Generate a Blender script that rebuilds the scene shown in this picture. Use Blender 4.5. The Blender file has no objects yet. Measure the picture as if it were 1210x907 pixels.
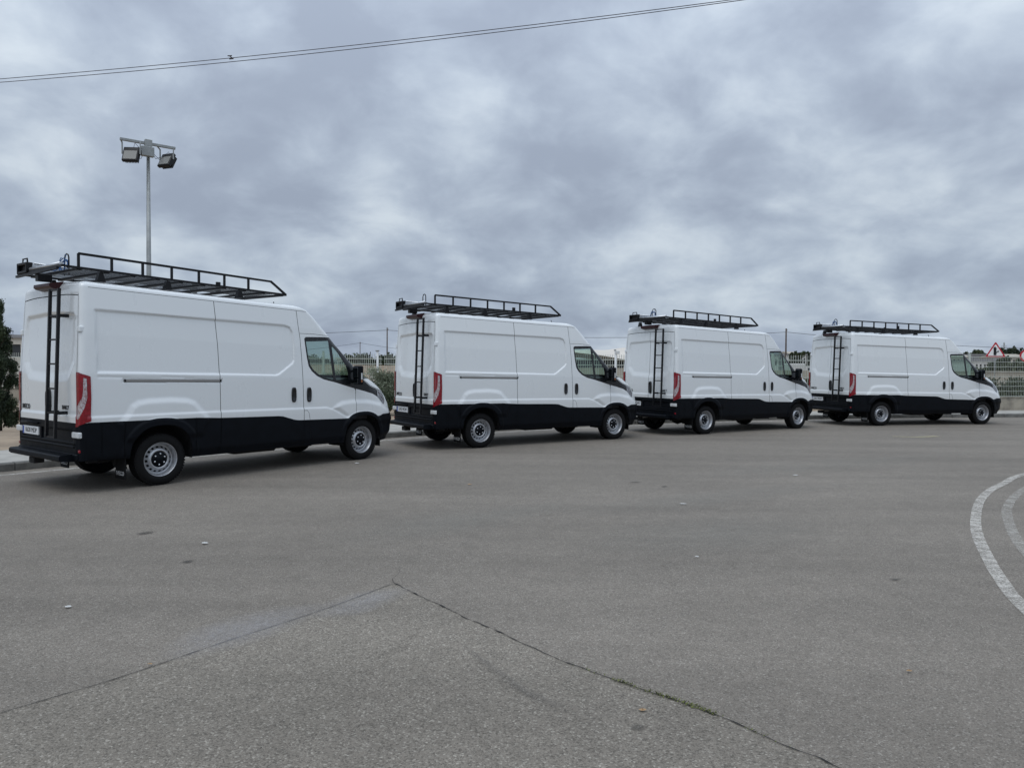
import bpy, bmesh, math, random
import numpy as np
from mathutils import Vector, Matrix, noise as mnoise

random.seed(7)
RNG = np.random.default_rng(11)
SC = bpy.context.scene
COL = SC.collection
PI = math.pi
rad = math.radians

# ------------------------------------------------------------------ camera
FPX, PITCH, ROLL, EYE = 859.2, rad(-1.294), rad(0.336), 1.608
cam_d = bpy.data.cameras.new('camera')
cam = bpy.data.objects.new('camera', cam_d)
COL.objects.link(cam)
cam_d.sensor_fit = 'HORIZONTAL'
cam_d.sensor_width = 36.0
cam_d.lens = FPX / 1210 * 36.0
cam_d.clip_end = 5000
cam_d.clip_start = 0.05
_f = Vector((0, math.cos(PITCH), math.sin(PITCH)))
_u0 = Vector((0, -math.sin(PITCH), math.cos(PITCH)))
_r0 = Vector((1, 0, 0))
CR = _r0 * math.cos(ROLL) + _u0 * math.sin(ROLL)
CU = _u0 * math.cos(ROLL) - _r0 * math.sin(ROLL)
CF = _f
cam.matrix_world = Matrix(((CR.x, CU.x, -CF.x, 0), (CR.y, CU.y, -CF.y, 0), (CR.z, CU.z, -CF.z, EYE), (0, 0, 0, 1)))
SC.camera = cam
SC.render.resolution_x, SC.render.resolution_y = 1024, 767

def ray(u, v):
    return CF + CR * ((u - 605) / FPX) - CU * ((v - 453.5) / FPX)
def G(u, v, z=0.0):
    d = ray(u, v); t = (z - EYE) / d.z
    return Vector((d.x * t, d.y * t, z))
def AT(u, v, Y):
    d = ray(u, v); t = Y / d.y
    return Vector((d.x * t, Y, EYE + d.z * t))

# ------------------------------------------------------------------ render / world / sun
SC.render.engine = 'CYCLES'
SC.view_settings.view_transform = 'Standard'
SC.view_settings.look = 'None'
SC.view_settings.exposure = 0.0
SC.view_settings.gamma = 1.0
SC.cycles.max_bounces = 8
SC.cycles.transparent_max_bounces = 16

SUN_EL, SUN_AZ = rad(64), rad(205)      # azimuth measured clockwise from +Y
W = bpy.data.worlds.new('World'); SC.world = W; W.use_nodes = True
nt = W.node_tree; nt.nodes.clear()
def N(t, k, **kw):
    n = t.nodes.new(k)
    for a, b in kw.items(): setattr(n, a, b)
    return n
def mth(t, op, a, b=None, c=None, clamp=False):
    n = N(t, 'ShaderNodeMath', operation=op); n.use_clamp = clamp
    for i, x in enumerate((a, b, c)):
        if x is None: continue
        if isinstance(x, (int, float)): n.inputs[i].default_value = x
        else: t.links.new(x, n.inputs[i])
    return n.outputs[0]
def ramp(t, fac, stops, interp='EASE'):
    n = N(t, 'ShaderNodeValToRGB'); n.color_ramp.interpolation = interp
    el = n.color_ramp.elements
    while len(el) < len(stops): el.new(0.5)
    for e, (p, c) in zip(el, stops):
        e.position = p; e.color = (*c, 1) if len(c) == 3 else c
    t.links.new(fac, n.inputs[0]); return n.outputs[0]
def mixc(t, fac, a, b, mode='MIX'):
    n = N(t, 'ShaderNodeMix', data_type='RGBA', blend_type=mode)
    for i, x in ((0, fac), (6, a), (7, b)):
        if isinstance(x, (int, float)): n.inputs[i].default_value = x
        elif isinstance(x, tuple): n.inputs[i].default_value = (*x, 1)
        else: t.links.new(x, n.inputs[i])
    return n.outputs[2]

tc = N(nt, 'ShaderNodeTexCoord')
sep = N(nt, 'ShaderNodeSeparateXYZ'); nt.links.new(tc.outputs['Generated'], sep.inputs[0])
zc = mth(nt, 'MAXIMUM', sep.outputs[2], 0.0)
den = mth(nt, 'ADD', zc, 0.42)
px_ = mth(nt, 'DIVIDE', sep.outputs[0], den); py_ = mth(nt, 'DIVIDE', sep.outputs[1], den)
comb = N(nt, 'ShaderNodeCombineXYZ'); nt.links.new(px_, comb.inputs[0]); nt.links.new(py_, comb.inputs[1])
comb.inputs[2].default_value = 3.7
def noise(t, vec, scale, detail=6, rough=.55, dist=0.0):
    n = N(t, 'ShaderNodeTexNoise'); n.inputs['Scale'].default_value = scale
    n.inputs['Detail'].default_value = detail; n.inputs['Roughness'].default_value = rough
    n.inputs['Distortion'].default_value = dist
    if vec is not None: t.links.new(vec, n.inputs['Vector'])
    return n.outputs[0]
n1 = noise(nt, comb.outputs[0], 2.1, 8, .50, .30)
n2 = noise(nt, comb.outputs[0], 5.2, 8, .54, .25)
n3 = noise(nt, comb.outputs[0], 0.40, 3, .5)
cl = mth(nt, 'ADD', mth(nt, 'MULTIPLY', n1, .50), mth(nt, 'ADD', mth(nt, 'MULTIPLY', n2, .42), mth(nt, 'MULTIPLY', n3, .08)))
ccol = ramp(nt, cl, [(.39, (.345, .402, .505)), (.46, (.425, .495, .605)), (.53, (.53, .61, .715)), (.61, (.72, .80, .875))], 'B_SPLINE')
# CIE overcast gradation: zenith about twice the horizon
grad = mth(nt, 'ADD', mth(nt, 'MULTIPLY', mth(nt, 'MULTIPLY', zc, zc), 1.70), .87)
hz = ramp(nt, sep.outputs[2], [(0.0, (.92, .94, .98)), (.10, (.98, .99, 1.0)), (.22, (1, 1, 1))])
ccol = mixc(nt, 1.0, ccol, hz, 'MULTIPLY')
vm = N(nt, 'ShaderNodeVectorMath', operation='SCALE'); nt.links.new(ccol, vm.inputs[0]); nt.links.new(grad, vm.inputs[3])
sky = N(nt, 'ShaderNodeTexSky', sky_type='NISHITA'); sky.sun_disc = False
sky.sun_elevation = SUN_EL; sky.sun_rotation = SUN_AZ
skm = N(nt, 'ShaderNodeVectorMath', operation='SCALE'); nt.links.new(sky.outputs[0], skm.inputs[0]); skm.inputs[3].default_value = 0.08
fin = mixc(nt, 0.94, skm.outputs[0], vm.outputs[0])
bg = N(nt, 'ShaderNodeBackground'); nt.links.new(fin, bg.inputs[0]); bg.inputs[1].default_value = 1.0
wo = N(nt, 'ShaderNodeOutputWorld'); nt.links.new(bg.outputs[0], wo.inputs[0])

sd = bpy.data.lights.new('sun', 'SUN'); sd.energy = 0.8; sd.angle = rad(40); sd.color = (1.0, .97, .93)
so = bpy.data.objects.new('sun', sd); COL.objects.link(so)
_d = Vector((math.sin(SUN_AZ) * math.cos(SUN_EL), math.cos(SUN_AZ) * math.cos(SUN_EL), math.sin(SUN_EL)))
so.rotation_euler = _d.to_track_quat('Z', 'Y').to_euler()

# ------------------------------------------------------------------ materials
def mat(name, col, rough=.5, metal=0., spec=.5, coat=0., var=0., vscale=4., bump=0., bscale=40., col2=None, trans=False):
    m = bpy.data.materials.new(name); m.use_nodes = True; t = m.node_tree
    b = t.nodes['Principled BSDF']
    b.inputs['Base Color'].default_value = (*col, 1); b.inputs['Roughness'].default_value = rough
    b.inputs['Metallic'].default_value = metal; b.inputs['Specular IOR Level'].default_value = spec
    b.inputs['Coat Weight'].default_value = coat; b.inputs['Coat Roughness'].default_value = .06
    co = N(t, 'ShaderNodeTexCoord').outputs['Object']
    if var or col2:
        f = noise(t, co, vscale, 6, .6)
        c2 = col2 or tuple(max(0, c * (1 - var)) for c in col)
        c = ramp(t, f, [(.33, c2), (.67, col)])
        t.links.new(c, b.inputs['Base Color'])
        r = mth(t, 'ADD', mth(t, 'MULTIPLY', f, .2), rough - .1, clamp=True)
        t.links.new(r, b.inputs['Roughness'])
    if bump:
        f = noise(t, co, bscale, 4, .6)
        bn = N(t, 'ShaderNodeBump'); bn.inputs['Strength'].default_value = bump; bn.inputs['Distance'].default_value = .02
        t.links.new(f, bn.inputs['Height']); t.links.new(bn.outputs[0], b.inputs['Normal'])
    return m

def paint():
    m = mat('van_white_paint', (.77, .795, .80), .26, 0, .5, .85)
    t = m.node_tree; b = t.nodes['Principled BSDF']
    co = N(t, 'ShaderNodeTexCoord').outputs['Object']
    s = N(t, 'ShaderNodeSeparateXYZ'); t.links.new(co, s.inputs[0])
    mp = N(t, 'ShaderNodeMapping'); mp.inputs['Scale'].default_value = (1.2, 1.2, .5); t.links.new(co, mp.inputs[0])
    f = noise(t, mp.outputs[0], 2.2, 6, .6)
    low = ramp(t, mth(t, 'ADD', mth(t, 'MULTIPLY', s.outputs[2], -.5), 1.0), [(.40, (0, 0, 0)), (.62, (1, 1, 1))])
    k = mth(t, 'MULTIPLY', mth(t, 'MULTIPLY', f, .22), low)
    c = mixc(t, k, (.77, .795, .80), (.50, .46, .40))
    t.links.new(c, b.inputs['Base Color'])
    r = mth(t, 'ADD', mth(t, 'MULTIPLY', f, .14), .22); t.links.new(r, b.inputs['Roughness'])
    return m
M = {}
M['paint'] = paint()
M['clad'] = mat('black_plastic_cladding', (.0035, .0050, .0080), .5, 0, .12, var=.3, vscale=6, bump=.05, bscale=300)
M['gap'] = mat('dark_liner', (.006, .006, .007), .9)
M['rubber'] = mat('tyre_rubber', (.0085, .0085, .009), .8, spec=.2, var=.35, vscale=9, bump=.1, bscale=60)
M['rim'] = mat('silver_wheel_paint', (.50, .51, .53), .35, .75, var=.12, vscale=15)
M['drum'] = mat('brake_drum_iron', (.02, .02, .02), .8)
M['gloss'] = mat('gloss_black_trim', (.010, .011, .013), .22, 0, .5)
M['rack'] = mat('black_powder_coated_steel', (.005, .0055, .0075), .45, 0, .3, var=.3, vscale=12)
M['alu'] = mat('aluminium', (.60, .62, .64), .34, .9, var=.15, vscale=14)
M['rail'] = mat('anodised_rail', (.33, .32, .31), .32, .9)
M['chrome'] = mat('chrome', (.75, .77, .8), .12, 1.)
M['red'] = mat('red_lens', (.27, .003, .013), .12, 0, .5, .25, var=.35, vscale=30)
M['darkred'] = mat('dark_red_lens', (.035, .005, .007), .35, 0, .25, 0)
M['clear'] = mat('clear_lens', (.60, .60, .62), .12, .1, .6, .5, col2=(.30, .16, .16), vscale=55)
M['hlamp'] = mat('headlight_glass', (.34, .35, .37), .10, .2, .6, .5, col2=(.05, .05, .055), vscale=22)
M['amber'] = mat('amber_lens', (.30, .10, .03), .2, 0, .6)
M['whitep'] = mat('white_plastic', (.70, .72, .72), .3, 0, .5, .3, col2=(.5, .5, .5), vscale=40)
M['platew'] = mat('plate_white', (.72, .73, .74), .4)
M['plateb'] = mat('plate_blue', (.02, .07, .35), .4)
M['ink'] = mat('black_lettering', (.012, .012, .014), .4)
M['cab'] = mat('cab_interior_plastic', (.035, .035, .038), .7, var=.2)
M['seat'] = mat('seat_fabric', (.028, .030, .036), .95, bump=.3, bscale=200)
M['rope'] = mat('blue_rope', (.035, .13, .34), .7, var=.3, vscale=60)
M['galv'] = mat('galvanised_steel', (.34, .355, .35), .5, .55, var=.22, vscale=7)
M['lampglass'] = mat('floodlight_glass', (.22, .22, .205), .35, 0, .3)
M['mirror'] = mat('mirror_glass_dark', (.10, .11, .12), .08, 1.)
M['fence'] = mat('fence_cream_paint', (.52, .55, .50), .5, var=.1)
M['wood'] = mat('weathered_wood', (.11, .085, .07), .85, var=.4, vscale=8)
M['wire'] = mat('cable', (.035, .028, .032), .7)
M['bark'] = mat('bark', (.075, .055, .04), .9, var=.5, vscale=12, bump=.6, bscale=30)
M['signred'] = mat('sign_red', (.48, .025, .04), .4)
M['signwhite'] = mat('sign_white', (.84, .84, .84), .4)

def glass():
    m = bpy.data.materials.new('tinted_window_glass'); m.use_nodes = True; t = m.node_tree; t.nodes.clear()
    tr = N(t, 'ShaderNodeBsdfTransparent'); tr.inputs[0].default_value = (.74, .85, .80, 1)
    gl = N(t, 'ShaderNodeBsdfGlossy'); gl.inputs['Roughness'].default_value = .02; gl.inputs[0].default_value = (.9, .95, .95, 1)
    fr = N(t, 'ShaderNodeLayerWeight'); fr.inputs[0].default_value = .5
    f2 = mth(t, 'ADD', mth(t, 'MULTIPLY', mth(t, 'POWER', fr.outputs['Facing'], 5.0), .9), .06, clamp=True)
    mx = N(t, 'ShaderNodeMixShader'); t.links.new(f2, mx.inputs[0]); t.links.new(tr.outputs[0], mx.inputs[1]); t.links.new(gl.outputs[0], mx.inputs[2])
    o = N(t, 'ShaderNodeOutputMaterial'); t.links.new(mx.outputs[0], o.inputs[0]); return m
M['glass'] = glass()

def worn(name, col, amt=.5, scale=30., edge=None, rough=.8, soft=.12):
    """thin paint or stain sheet: noise lets the surface below show through"""
    m = bpy.data.materials.new(name); m.use_nodes = True; t = m.node_tree
    b = t.nodes['Principled BSDF']; b.inputs['Base Color'].default_value = (*col, 1); b.inputs['Roughness'].default_value = rough
    b.inputs['Specular IOR Level'].default_value = .25
    co = N(t, 'ShaderNodeTexCoord').outputs['Object']
    f = mth(t, 'ADD', mth(t, 'MULTIPLY', noise(t, co, scale, 6, .75), .7), mth(t, 'MULTIPLY', noise(t, co, scale * .12, 3, .5), .3))
    a = ramp(t, f, [(max(0, .5 - soft + (amt - .5) * .5), (0, 0, 0)), (min(1, .5 + soft + (amt - .5) * .5), (1, 1, 1))], 'LINEAR')
    if edge:
        at = N(t, 'ShaderNodeAttribute'); at.attribute_name = 'fade'
        a = mth(t, 'MULTIPLY', a, mth(t, 'MULTIPLY', at.outputs['Fac'], edge))
    t.links.new(a, b.inputs['Alpha'])
    return m
M['line'] = worn('worn_white_road_paint', (.52, .49, .44), .46, 70, soft=.10)
M['lineworn'] = worn('very_worn_white_road_paint', (.46, .435, .39), .56, 70, soft=.12)
M['yellow'] = worn('yellow_chalk_mark', (.48, .44, .28), .45, 20)

def asphalt(name, base, dark, light, sc, contrast):
    m = bpy.data.materials.new(name); m.use_nodes = True; t = m.node_tree
    b = t.nodes['Principled BSDF']; b.inputs['Roughness'].default_value = .86; b.inputs['Specular IOR Level'].default_value = .28
    co = N(t, 'ShaderNodeTexCoord').outputs['Object']
    vo = N(t, 'ShaderNodeTexVoronoi'); vo.inputs['Scale'].default_value = sc; t.links.new(co, vo.inputs['Vector'])
    sp = N(t, 'ShaderNodeSeparateColor'); t.links.new(vo.outputs['Color'], sp.inputs[0])
    stone = ramp(t, sp.outputs[0], [(0, tuple(c * .8 for c in dark)), (.16, dark), (.34, base), (.84, base), (.965, light), (1, tuple(c * 1.35 for c in light))], 'LINEAR')
    vo2 = N(t, 'ShaderNodeTexVoronoi'); vo2.inputs['Scale'].default_value = sc * 2.3; t.links.new(co, vo2.inputs['Vector'])
    sp2 = N(t, 'ShaderNodeSeparateColor'); t.links.new(vo2.outputs['Color'], sp2.inputs[0])
    stone2 = ramp(t, sp2.outputs[0], [(0, dark), (.4, base), (.8, base), (1, light)], 'LINEAR')
    stone = mixc(t, .45, stone, stone2)
    big = noise(t, co, .30, 5, .55); mid = noise(t, co, 4.5, 7, .7); fine = noise(t, co, 24, 4, .7)
    k = mth(t, 'ADD', mth(t, 'ADD', mth(t, 'MULTIPLY', big, .55 * contrast), mth(t, 'MULTIPLY', mid, .55 * contrast)), mth(t, 'MULTIPLY', fine, .45 * contrast))
    k = mth(t, 'ADD', k, 1 - .775 * contrast)
    mp = N(t, 'ShaderNodeMapping'); mp.inputs['Rotation'].default_value = (0, 0, rad(-35)); mp.inputs['Scale'].default_value = (.12, 1.3, 1); t.links.new(co, mp.inputs[0])
    tr = noise(t, mp.outputs[0], 1.0, 4, .5)
    k = mth(t, 'MULTIPLY', k, mth(t, 'ADD', mth(t, 'MULTIPLY', tr, .55), .73))
    v = N(t, 'ShaderNodeVectorMath', operation='SCALE'); t.links.new(stone, v.inputs[0]); t.links.new(k, v.inputs[3])
    t.links.new(v.outputs[0], b.inputs['Base Color'])
    bn = N(t, 'ShaderNodeBump'); bn.inputs['Strength'].default_value = .55; bn.inputs['Distance'].default_value = .006
    h = mth(t, 'ADD', mth(t, 'MULTIPLY', vo.outputs['Distance'], -1.0), mth(t, 'MULTIPLY', fine, .8))
    t.links.new(h, bn.inputs['Height']); t.links.new(bn.outputs[0], b.inputs['Normal'])
    return m
M['asphalt'] = asphalt('asphalt', (.200, .175, .146), (.104, .092, .077), (.33, .305, .265), 135, .85)
M['asphalt_old'] = asphalt('coarse_old_asphalt', (.207, .182, .150), (.095, .084, .069), (.37, .34, .29), 118, .95)
M['concrete'] = mat('pavement_concrete', (.40, .38, .34), .9, var=.28, vscale=3, bump=.3, bscale=60)
M['kerb'] = mat('kerb_concrete', (.19, .185, .17), .9, var=.4, vscale=5, bump=.4, bscale=60)
M['soil'] = mat('sandy_soil', (.33, .255, .18), .95, col2=(.20, .155, .11), vscale=1.1, bump=.8, bscale=9)
M['wall'] = mat('stained_concrete_wall', (.40, .36, .29), .9, col2=(.20, .18, .15), vscale=1.6, bump=.3, bscale=20)
M['crack'] = mat('crack_filler', (.018, .017, .015), .95)
M['moss'] = mat('moss', (.17, .19, .05), .95, col2=(.05, .06, .02), vscale=60)

# ------------------------------------------------------------------ helpers
def tag(o, label=None, cat=None, group=None, kind=None):
    if label: o['label'] = label
    if cat: o['category'] = cat
    if group: o['group'] = group
    if kind: o['kind'] = kind
    return o
def thing(name, label, cat, loc=(0, 0, 0), rz=0., group=None):
    o = bpy.data.objects.new(name, None); COL.objects.link(o)
    o.location = loc; o.rotation_euler = (0, 0, rz); o.empty_display_size = .2
    return tag(o, label, cat, group)
def link_mesh(name, me, mats, parent=None):
    o = bpy.data.objects.new(name, me); COL.objects.link(o)
    if not isinstance(mats, (list, tuple)): mats = [mats]
    if len(me.materials) == 0:
        for m in mats: me.materials.append(m)
    if parent: o.parent = parent
    return o
def mesh_obj(name, vs, fs, mats, parent=None, smooth=False):
    me = bpy.data.meshes.new(name); me.from_pydata([tuple(v) for v in vs], [], [tuple(f) for f in fs]); me.update()
    if smooth: me.polygons.foreach_set('use_smooth', [True] * len(me.polygons))
    return link_mesh(name, me, mats, parent)
class MB:
    def __init__(s): s.bm = bmesh.new()
    def box(s, x0, x1, y0, y1, z0, z1, bev=0., rot=None, mi=0, seg=1):
        c = Vector(((x0 + x1) / 2, (y0 + y1) / 2, (z0 + z1) / 2))
        r = bmesh.ops.create_cube(s.bm, size=1.0)
        vs = r['verts']
        for v in vs:
            v.co = Vector((v.co.x * (x1 - x0), v.co.y * (y1 - y0), v.co.z * (z1 - z0)))
            if rot is not None: v.co = rot @ v.co
            v.co += c
        fs = list({f for v in vs for f in v.link_faces})
        for f in fs: f.material_index = mi
        if bev:
            es = list({e for v in vs for e in v.link_edges})
            r2 = bmesh.ops.bevel(s.bm, geom=es, offset=bev, segments=seg, affect='EDGES', profile=.5)
            for f in r2['faces']: f.material_index = mi
        return s
    def tube(s, pts, r, n=8, mi=0, caps=True, r1=None, square=False):
        pts = [Vector(p) for p in pts]; rings = []
        if square: n = 4
        for i, p in enumerate(pts):
            if i == 0: d = pts[1] - p
            elif i == len(pts) - 1: d = p - pts[i - 1]
            else: d = (pts[i + 1] - p).normalized() + (p - pts[i - 1]).normalized()
            d.normalize()
            up = Vector((0, 0, 1)) if abs(d.z) < .9 else Vector((1, 0, 0))
            a = d.cross(up).normalized(); b = a.cross(d).normalized()
            rr = r if r1 is None else r + (r1 - r) * i / (len(pts) - 1)
            o = PI / 4 if square else 0
            if square: rr *= 1.414
            k = 1.0
            if 0 < i < len(pts) - 1:
                c = (pts[i + 1] - p).normalized().dot((p - pts[i - 1]).normalized()); k = 1 / max(.6, math.sqrt((1 + c) / 2))
            rings.append([s.bm.verts.new(p + (a * math.cos(o + 2 * PI * j / n) + b * math.sin(o + 2 * PI * j / n)) * rr) for j in range(n)])
        for i in range(len(rings) - 1):
            for j in range(n):
                f = s.bm.faces.new((rings[i][j], rings[i][(j + 1) % n], rings[i + 1][(j + 1) % n], rings[i + 1][j]))
                f.material_index = mi; f.smooth = not square
        if caps:
            for rg, fl in ((rings[0], True), (rings[-1], False)):
                f = s.bm.faces.new(rg[::-1] if fl else rg); f.material_index = mi
        return s
    def lathe(s, prof, c, n=48, mi=0, skip=None, smooth=True):
        """profile (r, y) turned about the y axis through c"""
        rings = []
        for r, y in prof:
            rings.append([s.bm.verts.new((c[0] + r * math.cos(2 * PI * j / n), c[1] + y, c[2] + r * math.sin(2 * PI * j / n))) for j in range(n)])
        for i in range(len(prof) - 1):
            for j in range(n):
                if skip and skip(i, j): continue
                f = s.bm.faces.new((rings[i][j], rings[i + 1][j], rings[i + 1][(j + 1) % n], rings[i][(j + 1) % n]))
                f.material_index = mi; f.smooth = smooth
        return s
    def prism(s, poly, axis, a, b, mi=0):
        """extrude 2-D polygon along axis 'x','y','z' from a to b"""
        def P(p, t):
            return {'x': (t, p[0], p[1]), 'y': (p[0], t, p[1]), 'z': (p[0], p[1], t)}[axis]
        A = [s.bm.verts.new(P(p, a)) for p in poly]; B = [s.bm.verts.new(P(p, b)) for p in poly]
        n = len(poly)
        for f in [A[::-1], B] + [[A[i], A[(i + 1) % n], B[(i + 1) % n], B[i]] for i in range(n)]:
            q = s.bm.faces.new(f); q.material_index = mi
        return s
    def mesh(s, name, mats, recalc=True):
        if recalc: bmesh.ops.recalc_face_normals(s.bm, faces=s.bm.faces)
        me = bpy.data.meshes.new(name); s.bm.to_mesh(me); s.bm.free()
        for m in (mats if isinstance(mats, (list, tuple)) else [mats]): me.materials.append(m)
        return me
    def obj(s, name, mats, parent=None, recalc=True):
        return link_mesh(name, s.mesh(name, mats, recalc), mats, parent)
def copy_tree(o, parent=None):
    c = o.copy(); COL.objects.link(c)
    if parent: c.parent = parent
    for ch in o.children: copy_tree(ch, c)
    return c
def text_mesh(txt, size, mat_, depth=.002, sx=1.0, bold=.0):
    cu = bpy.data.curves.new('lettering', 'FONT'); cu.body = txt; cu.size = size; cu.extrude = depth; cu.align_x = 'CENTER'; cu.align_y = 'CENTER'
    cu.offset = bold * .4; cu.resolution_u = 3
    o = bpy.data.objects.new('lettering', cu); COL.objects.link(o)
    dg = bpy.context.evaluated_depsgraph_get(); me = bpy.data.meshes.new_from_object(o.evaluated_get(dg))
    bpy.data.objects.remove(o); bpy.data.curves.remove(cu)
    for v in me.vertices: v.co.x *= sx
    me.materials.clear(); me.materials.append(mat_)
    return me

# ------------------------------------------------------------------ van shell: a fine grid of the body, cut along its shut lines
def interp(x, tab):
    t = np.array(tab); return np.interp(x, t[:, 0], t[:, 1])
SH = .027
W_TAB = [(.1, .93), (.35, .962), (.5, .978), (.75, .985), (.95, .987), (1.05, .985), (1.5, .98), (2.0, .952), (2.3, .925), (2.58, .888)]
XF_TAB = [(.0, 4.34), (.3, 4.41), (.45, 4.465), (.6, 4.48), (.78, 4.46), (.95, 4.41), (1.07, 4.345), (1.16, 4.275), (1.24, 4.18), (1.32, 4.05), (1.39, 3.90), (1.43, 3.80), (1.47, 3.73), (1.75, 3.43), (2.1, 3.06), (2.54, 2.57), (2.8, 2.5)]
NR, NC, NS, NF, NK, NM = 40, 12, 139, 86, 36, 14
ZS = list(np.linspace(.34, 2.58, 173)); NZ = len(ZS)
def build_grid():
    zs = ZS; rows = [(z, 0., 1.) for z in zs]
    for k in range(1, 9):
        th = k / 8 * PI / 2; rows.append((2.58 + .082 * math.sin(th), .085 * (1 - math.cos(th)), 1.))
    for k in range(1, 11):
        s = 1 - k / 10; rows.append((2.662 + .022 * (1 - s * s), .085, s))
    R = len(rows); CN = NR + NC + NS + NF + NK + NM
    P = np.zeros((R, CN, 3)); seg = np.zeros((R, CN)); sr = np.zeros((R, CN))
    for i, (z, off, s) in enumerate(rows):
        # measured front x as a function of the unsheared height (body sits slightly nose down)
        tz = [a + SH * (b + 1) for a, b in XF_TAB]; xf = float(np.interp(z, tz, [b for a, b in XF_TAB])) - off * 2.6
        w = float(interp(z, W_TAB)) - off
        xr = -1.0 + max(0, z - 1.5) * .042 + off * .8
        h = min(1, max(0, (z - 1.34) / .2)); up = min(1, max(0, (z - 2.1) / .4))
        af = .60 * (1 - h) + (.36 - .12 * up) * h; bf = .60 * (1 - h) + .72 * h
        ar, br = .085, .07; x0 = xf - af; xs = xr + ar
        row = []
        for k in range(NR): row.append((xr, -(w - br) * k / NR, 0, 0))
        for k in range(NC):
            th = k / NC * PI / 2; c, q = math.cos(th) ** (2 / 2.6), math.sin(th) ** (2 / 2.6)
            row.append((xs - ar * c, -(w - br) - br * q, 1, 0))
        for k in range(NS): row.append((xs + (1.9 - xs) * k / NS, -w, 2, 0))
        for k in range(NF): row.append((1.9 + (max(x0, 1.92) - 1.9) * k / NF, -w, 2, 0))
        for k in range(NK):
            th = k / NK * PI / 2; c, q = math.cos(th) ** (2 / 2.2), math.sin(th) ** (2 / 2.2)
            row.append((x0 + af * q, -(w - bf) - bf * c, 3, 0))
        for k in range(NM):
            row.append((xf, -(w - bf) * (1 - k / (NM - 1)), 4, 0))
        a = np.array(row)
        P[i, :, 0] = a[:, 0]; P[i, :, 1] = a[:, 1] * s; P[i, :, 2] = z - SH * (a[:, 0] + 1); seg[i] = a[:, 2]
    d = np.linalg.norm(np.diff(P[:NZ], axis=1), axis=2); cum = np.concatenate([np.zeros((NZ, 1)), np.cumsum(d, 1)], 1)
    sr[:NZ] = cum - cum[:, NR:NR + 1]; sr[NZ:] = sr[NZ - 1]
    rowid = np.repeat(np.arange(R)[:, None], CN, 1)
    return P, seg, sr, rowid
def grid_normals(P):
    du = np.gradient(P, axis=1); dv = np.gradient(P, axis=0)
    n = np.cross(du, dv); L = np.linalg.norm(n, axis=2, keepdims=True); L[L < 1e-9] = 1
    n = n / L
    return n
def sdpoly(x, z, poly):
    """signed distance, negative inside"""
    p = np.array(poly, float); n = len(p); d = np.full(x.shape, 1e9); s = np.ones(x.shape)
    for i in range(n):
        a = p[i]; b = p[i - 1]; e = b - a
        wx, wz = x - a[0], z - a[1]
        t = np.clip((wx * e[0] + wz * e[1]) / (e @ e), 0, 1)
        d = np.minimum(d, (wx - e[0] * t) ** 2 + (wz - e[1] * t) ** 2)
        c1 = z >= a[1]; c2 = z < b[1]; c3 = e[0] * wz > e[1] * wx
        f = (c1 & c2 & c3) | (~c1 & ~c2 & ~c3); s = np.where(f, -s, s)
    return s * np.sqrt(d)
def dline(x, z, pl):
    d = np.full(x.shape, 1e9)
    for a, b in zip(pl[:-1], pl[1:]):
        ex, ez = b[0] - a[0], b[1] - a[1]; L = ex * ex + ez * ez
        t = np.clip(((x - a[0]) * ex + (z - a[1]) * ez) / L, 0, 1)
        d = np.minimum(d, np.hypot(x - a[0] - ex * t, z - a[1] - ez * t))
    return d
def sm(x, a, b):
    t = np.clip((x - a) / (b - a), 0, 1); return t * t * (3 - 2 * t)

PANEL = [(-.84, 2.305), (.8, 2.272), (1.96, 2.245), (2.05, 2.22), (2.10, 2.14), (2.125, 1.95), (2.13, 1.70), (2.10, 1.65), (1.86, 1.485), (1.80, 1.465), (.86, 1.485), (-.80, 1.515)]
BULGE = [(-.60, .86), (-.46, 1.00), (-.41, 1.10), (-.32, 1.155), (-.18, 1.178), (.15, 1.185), (.38, 1.165), (.49, 1.12), (.60, 1.00), (.72, .86), (.6, .6), (-.5, .6)]
FBULGE = [(2.83, .90), (2.95, .99), (3.06, 1.035), (3.3, 1.055), (3.65, 1.04), (3.95, .98), (4.15, .85), (4.3, .6), (3.1, .6), (3.14, .76), (3.0, .86)]
ZK = [(-1.2, .97), (.7, .965), (2.75, .945), (2.9, .90), (3.16, .77), (6, .6)]
SURR = [(2.315, 2.05), (2.345, 2.078), (2.84, 2.092), (7, 2.092), (7, 1.395), (3.51, 1.395), (3.70, 1.27), (3.86, 1.205), (3.86, 1.085), (3.76, 1.135), (3.57, 1.185), (3.29, 1.25), (2.93, 1.345), (2.70, 1.395), (2.56, 1.455), (2.46, 1.53), (2.40, 1.61), (2.365, 1.75)]
HEADL = [(3.86, 1.205), (3.93, 1.175), (3.98, 1.13), (4.02, 1.07), (4.04, .99), (4.02, .94), (3.97, .98), (3.90, 1.055), (3.86, 1.085)]
MAIN = [(2.35, 2.015), (2.365, 2.03), (2.78, 2.04), (2.79, 2.02), (2.895, 1.40), (2.88, 1.385), (2.72, 1.425), (2.59, 1.485), (2.49, 1.56), (2.43, 1.64), (2.395, 1.76)]
QUAR = [(2.86, 1.95), (2.98, 1.84), (3.16, 1.62), (3.20, 1.52), (3.21, 1.40), (3.19, 1.385), (2.955, 1.385)]
def arch(x, z, cx, a, b, n=2.4):
    return (np.abs((x - cx) / a) ** n + np.abs(np.maximum(z, .0) / b - .0) ** n) ** (1 / n) - 1
ARCHES = ((0.0, .425, .455, .52, .545, .36), (3.52, .40, .42, .475, .475, .35))
def arch_in(x, z):
    return np.minimum(*[arch(x, z - .36, c, a, b) * a for c, a, b, A, B, zz in ARCHES])
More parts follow.
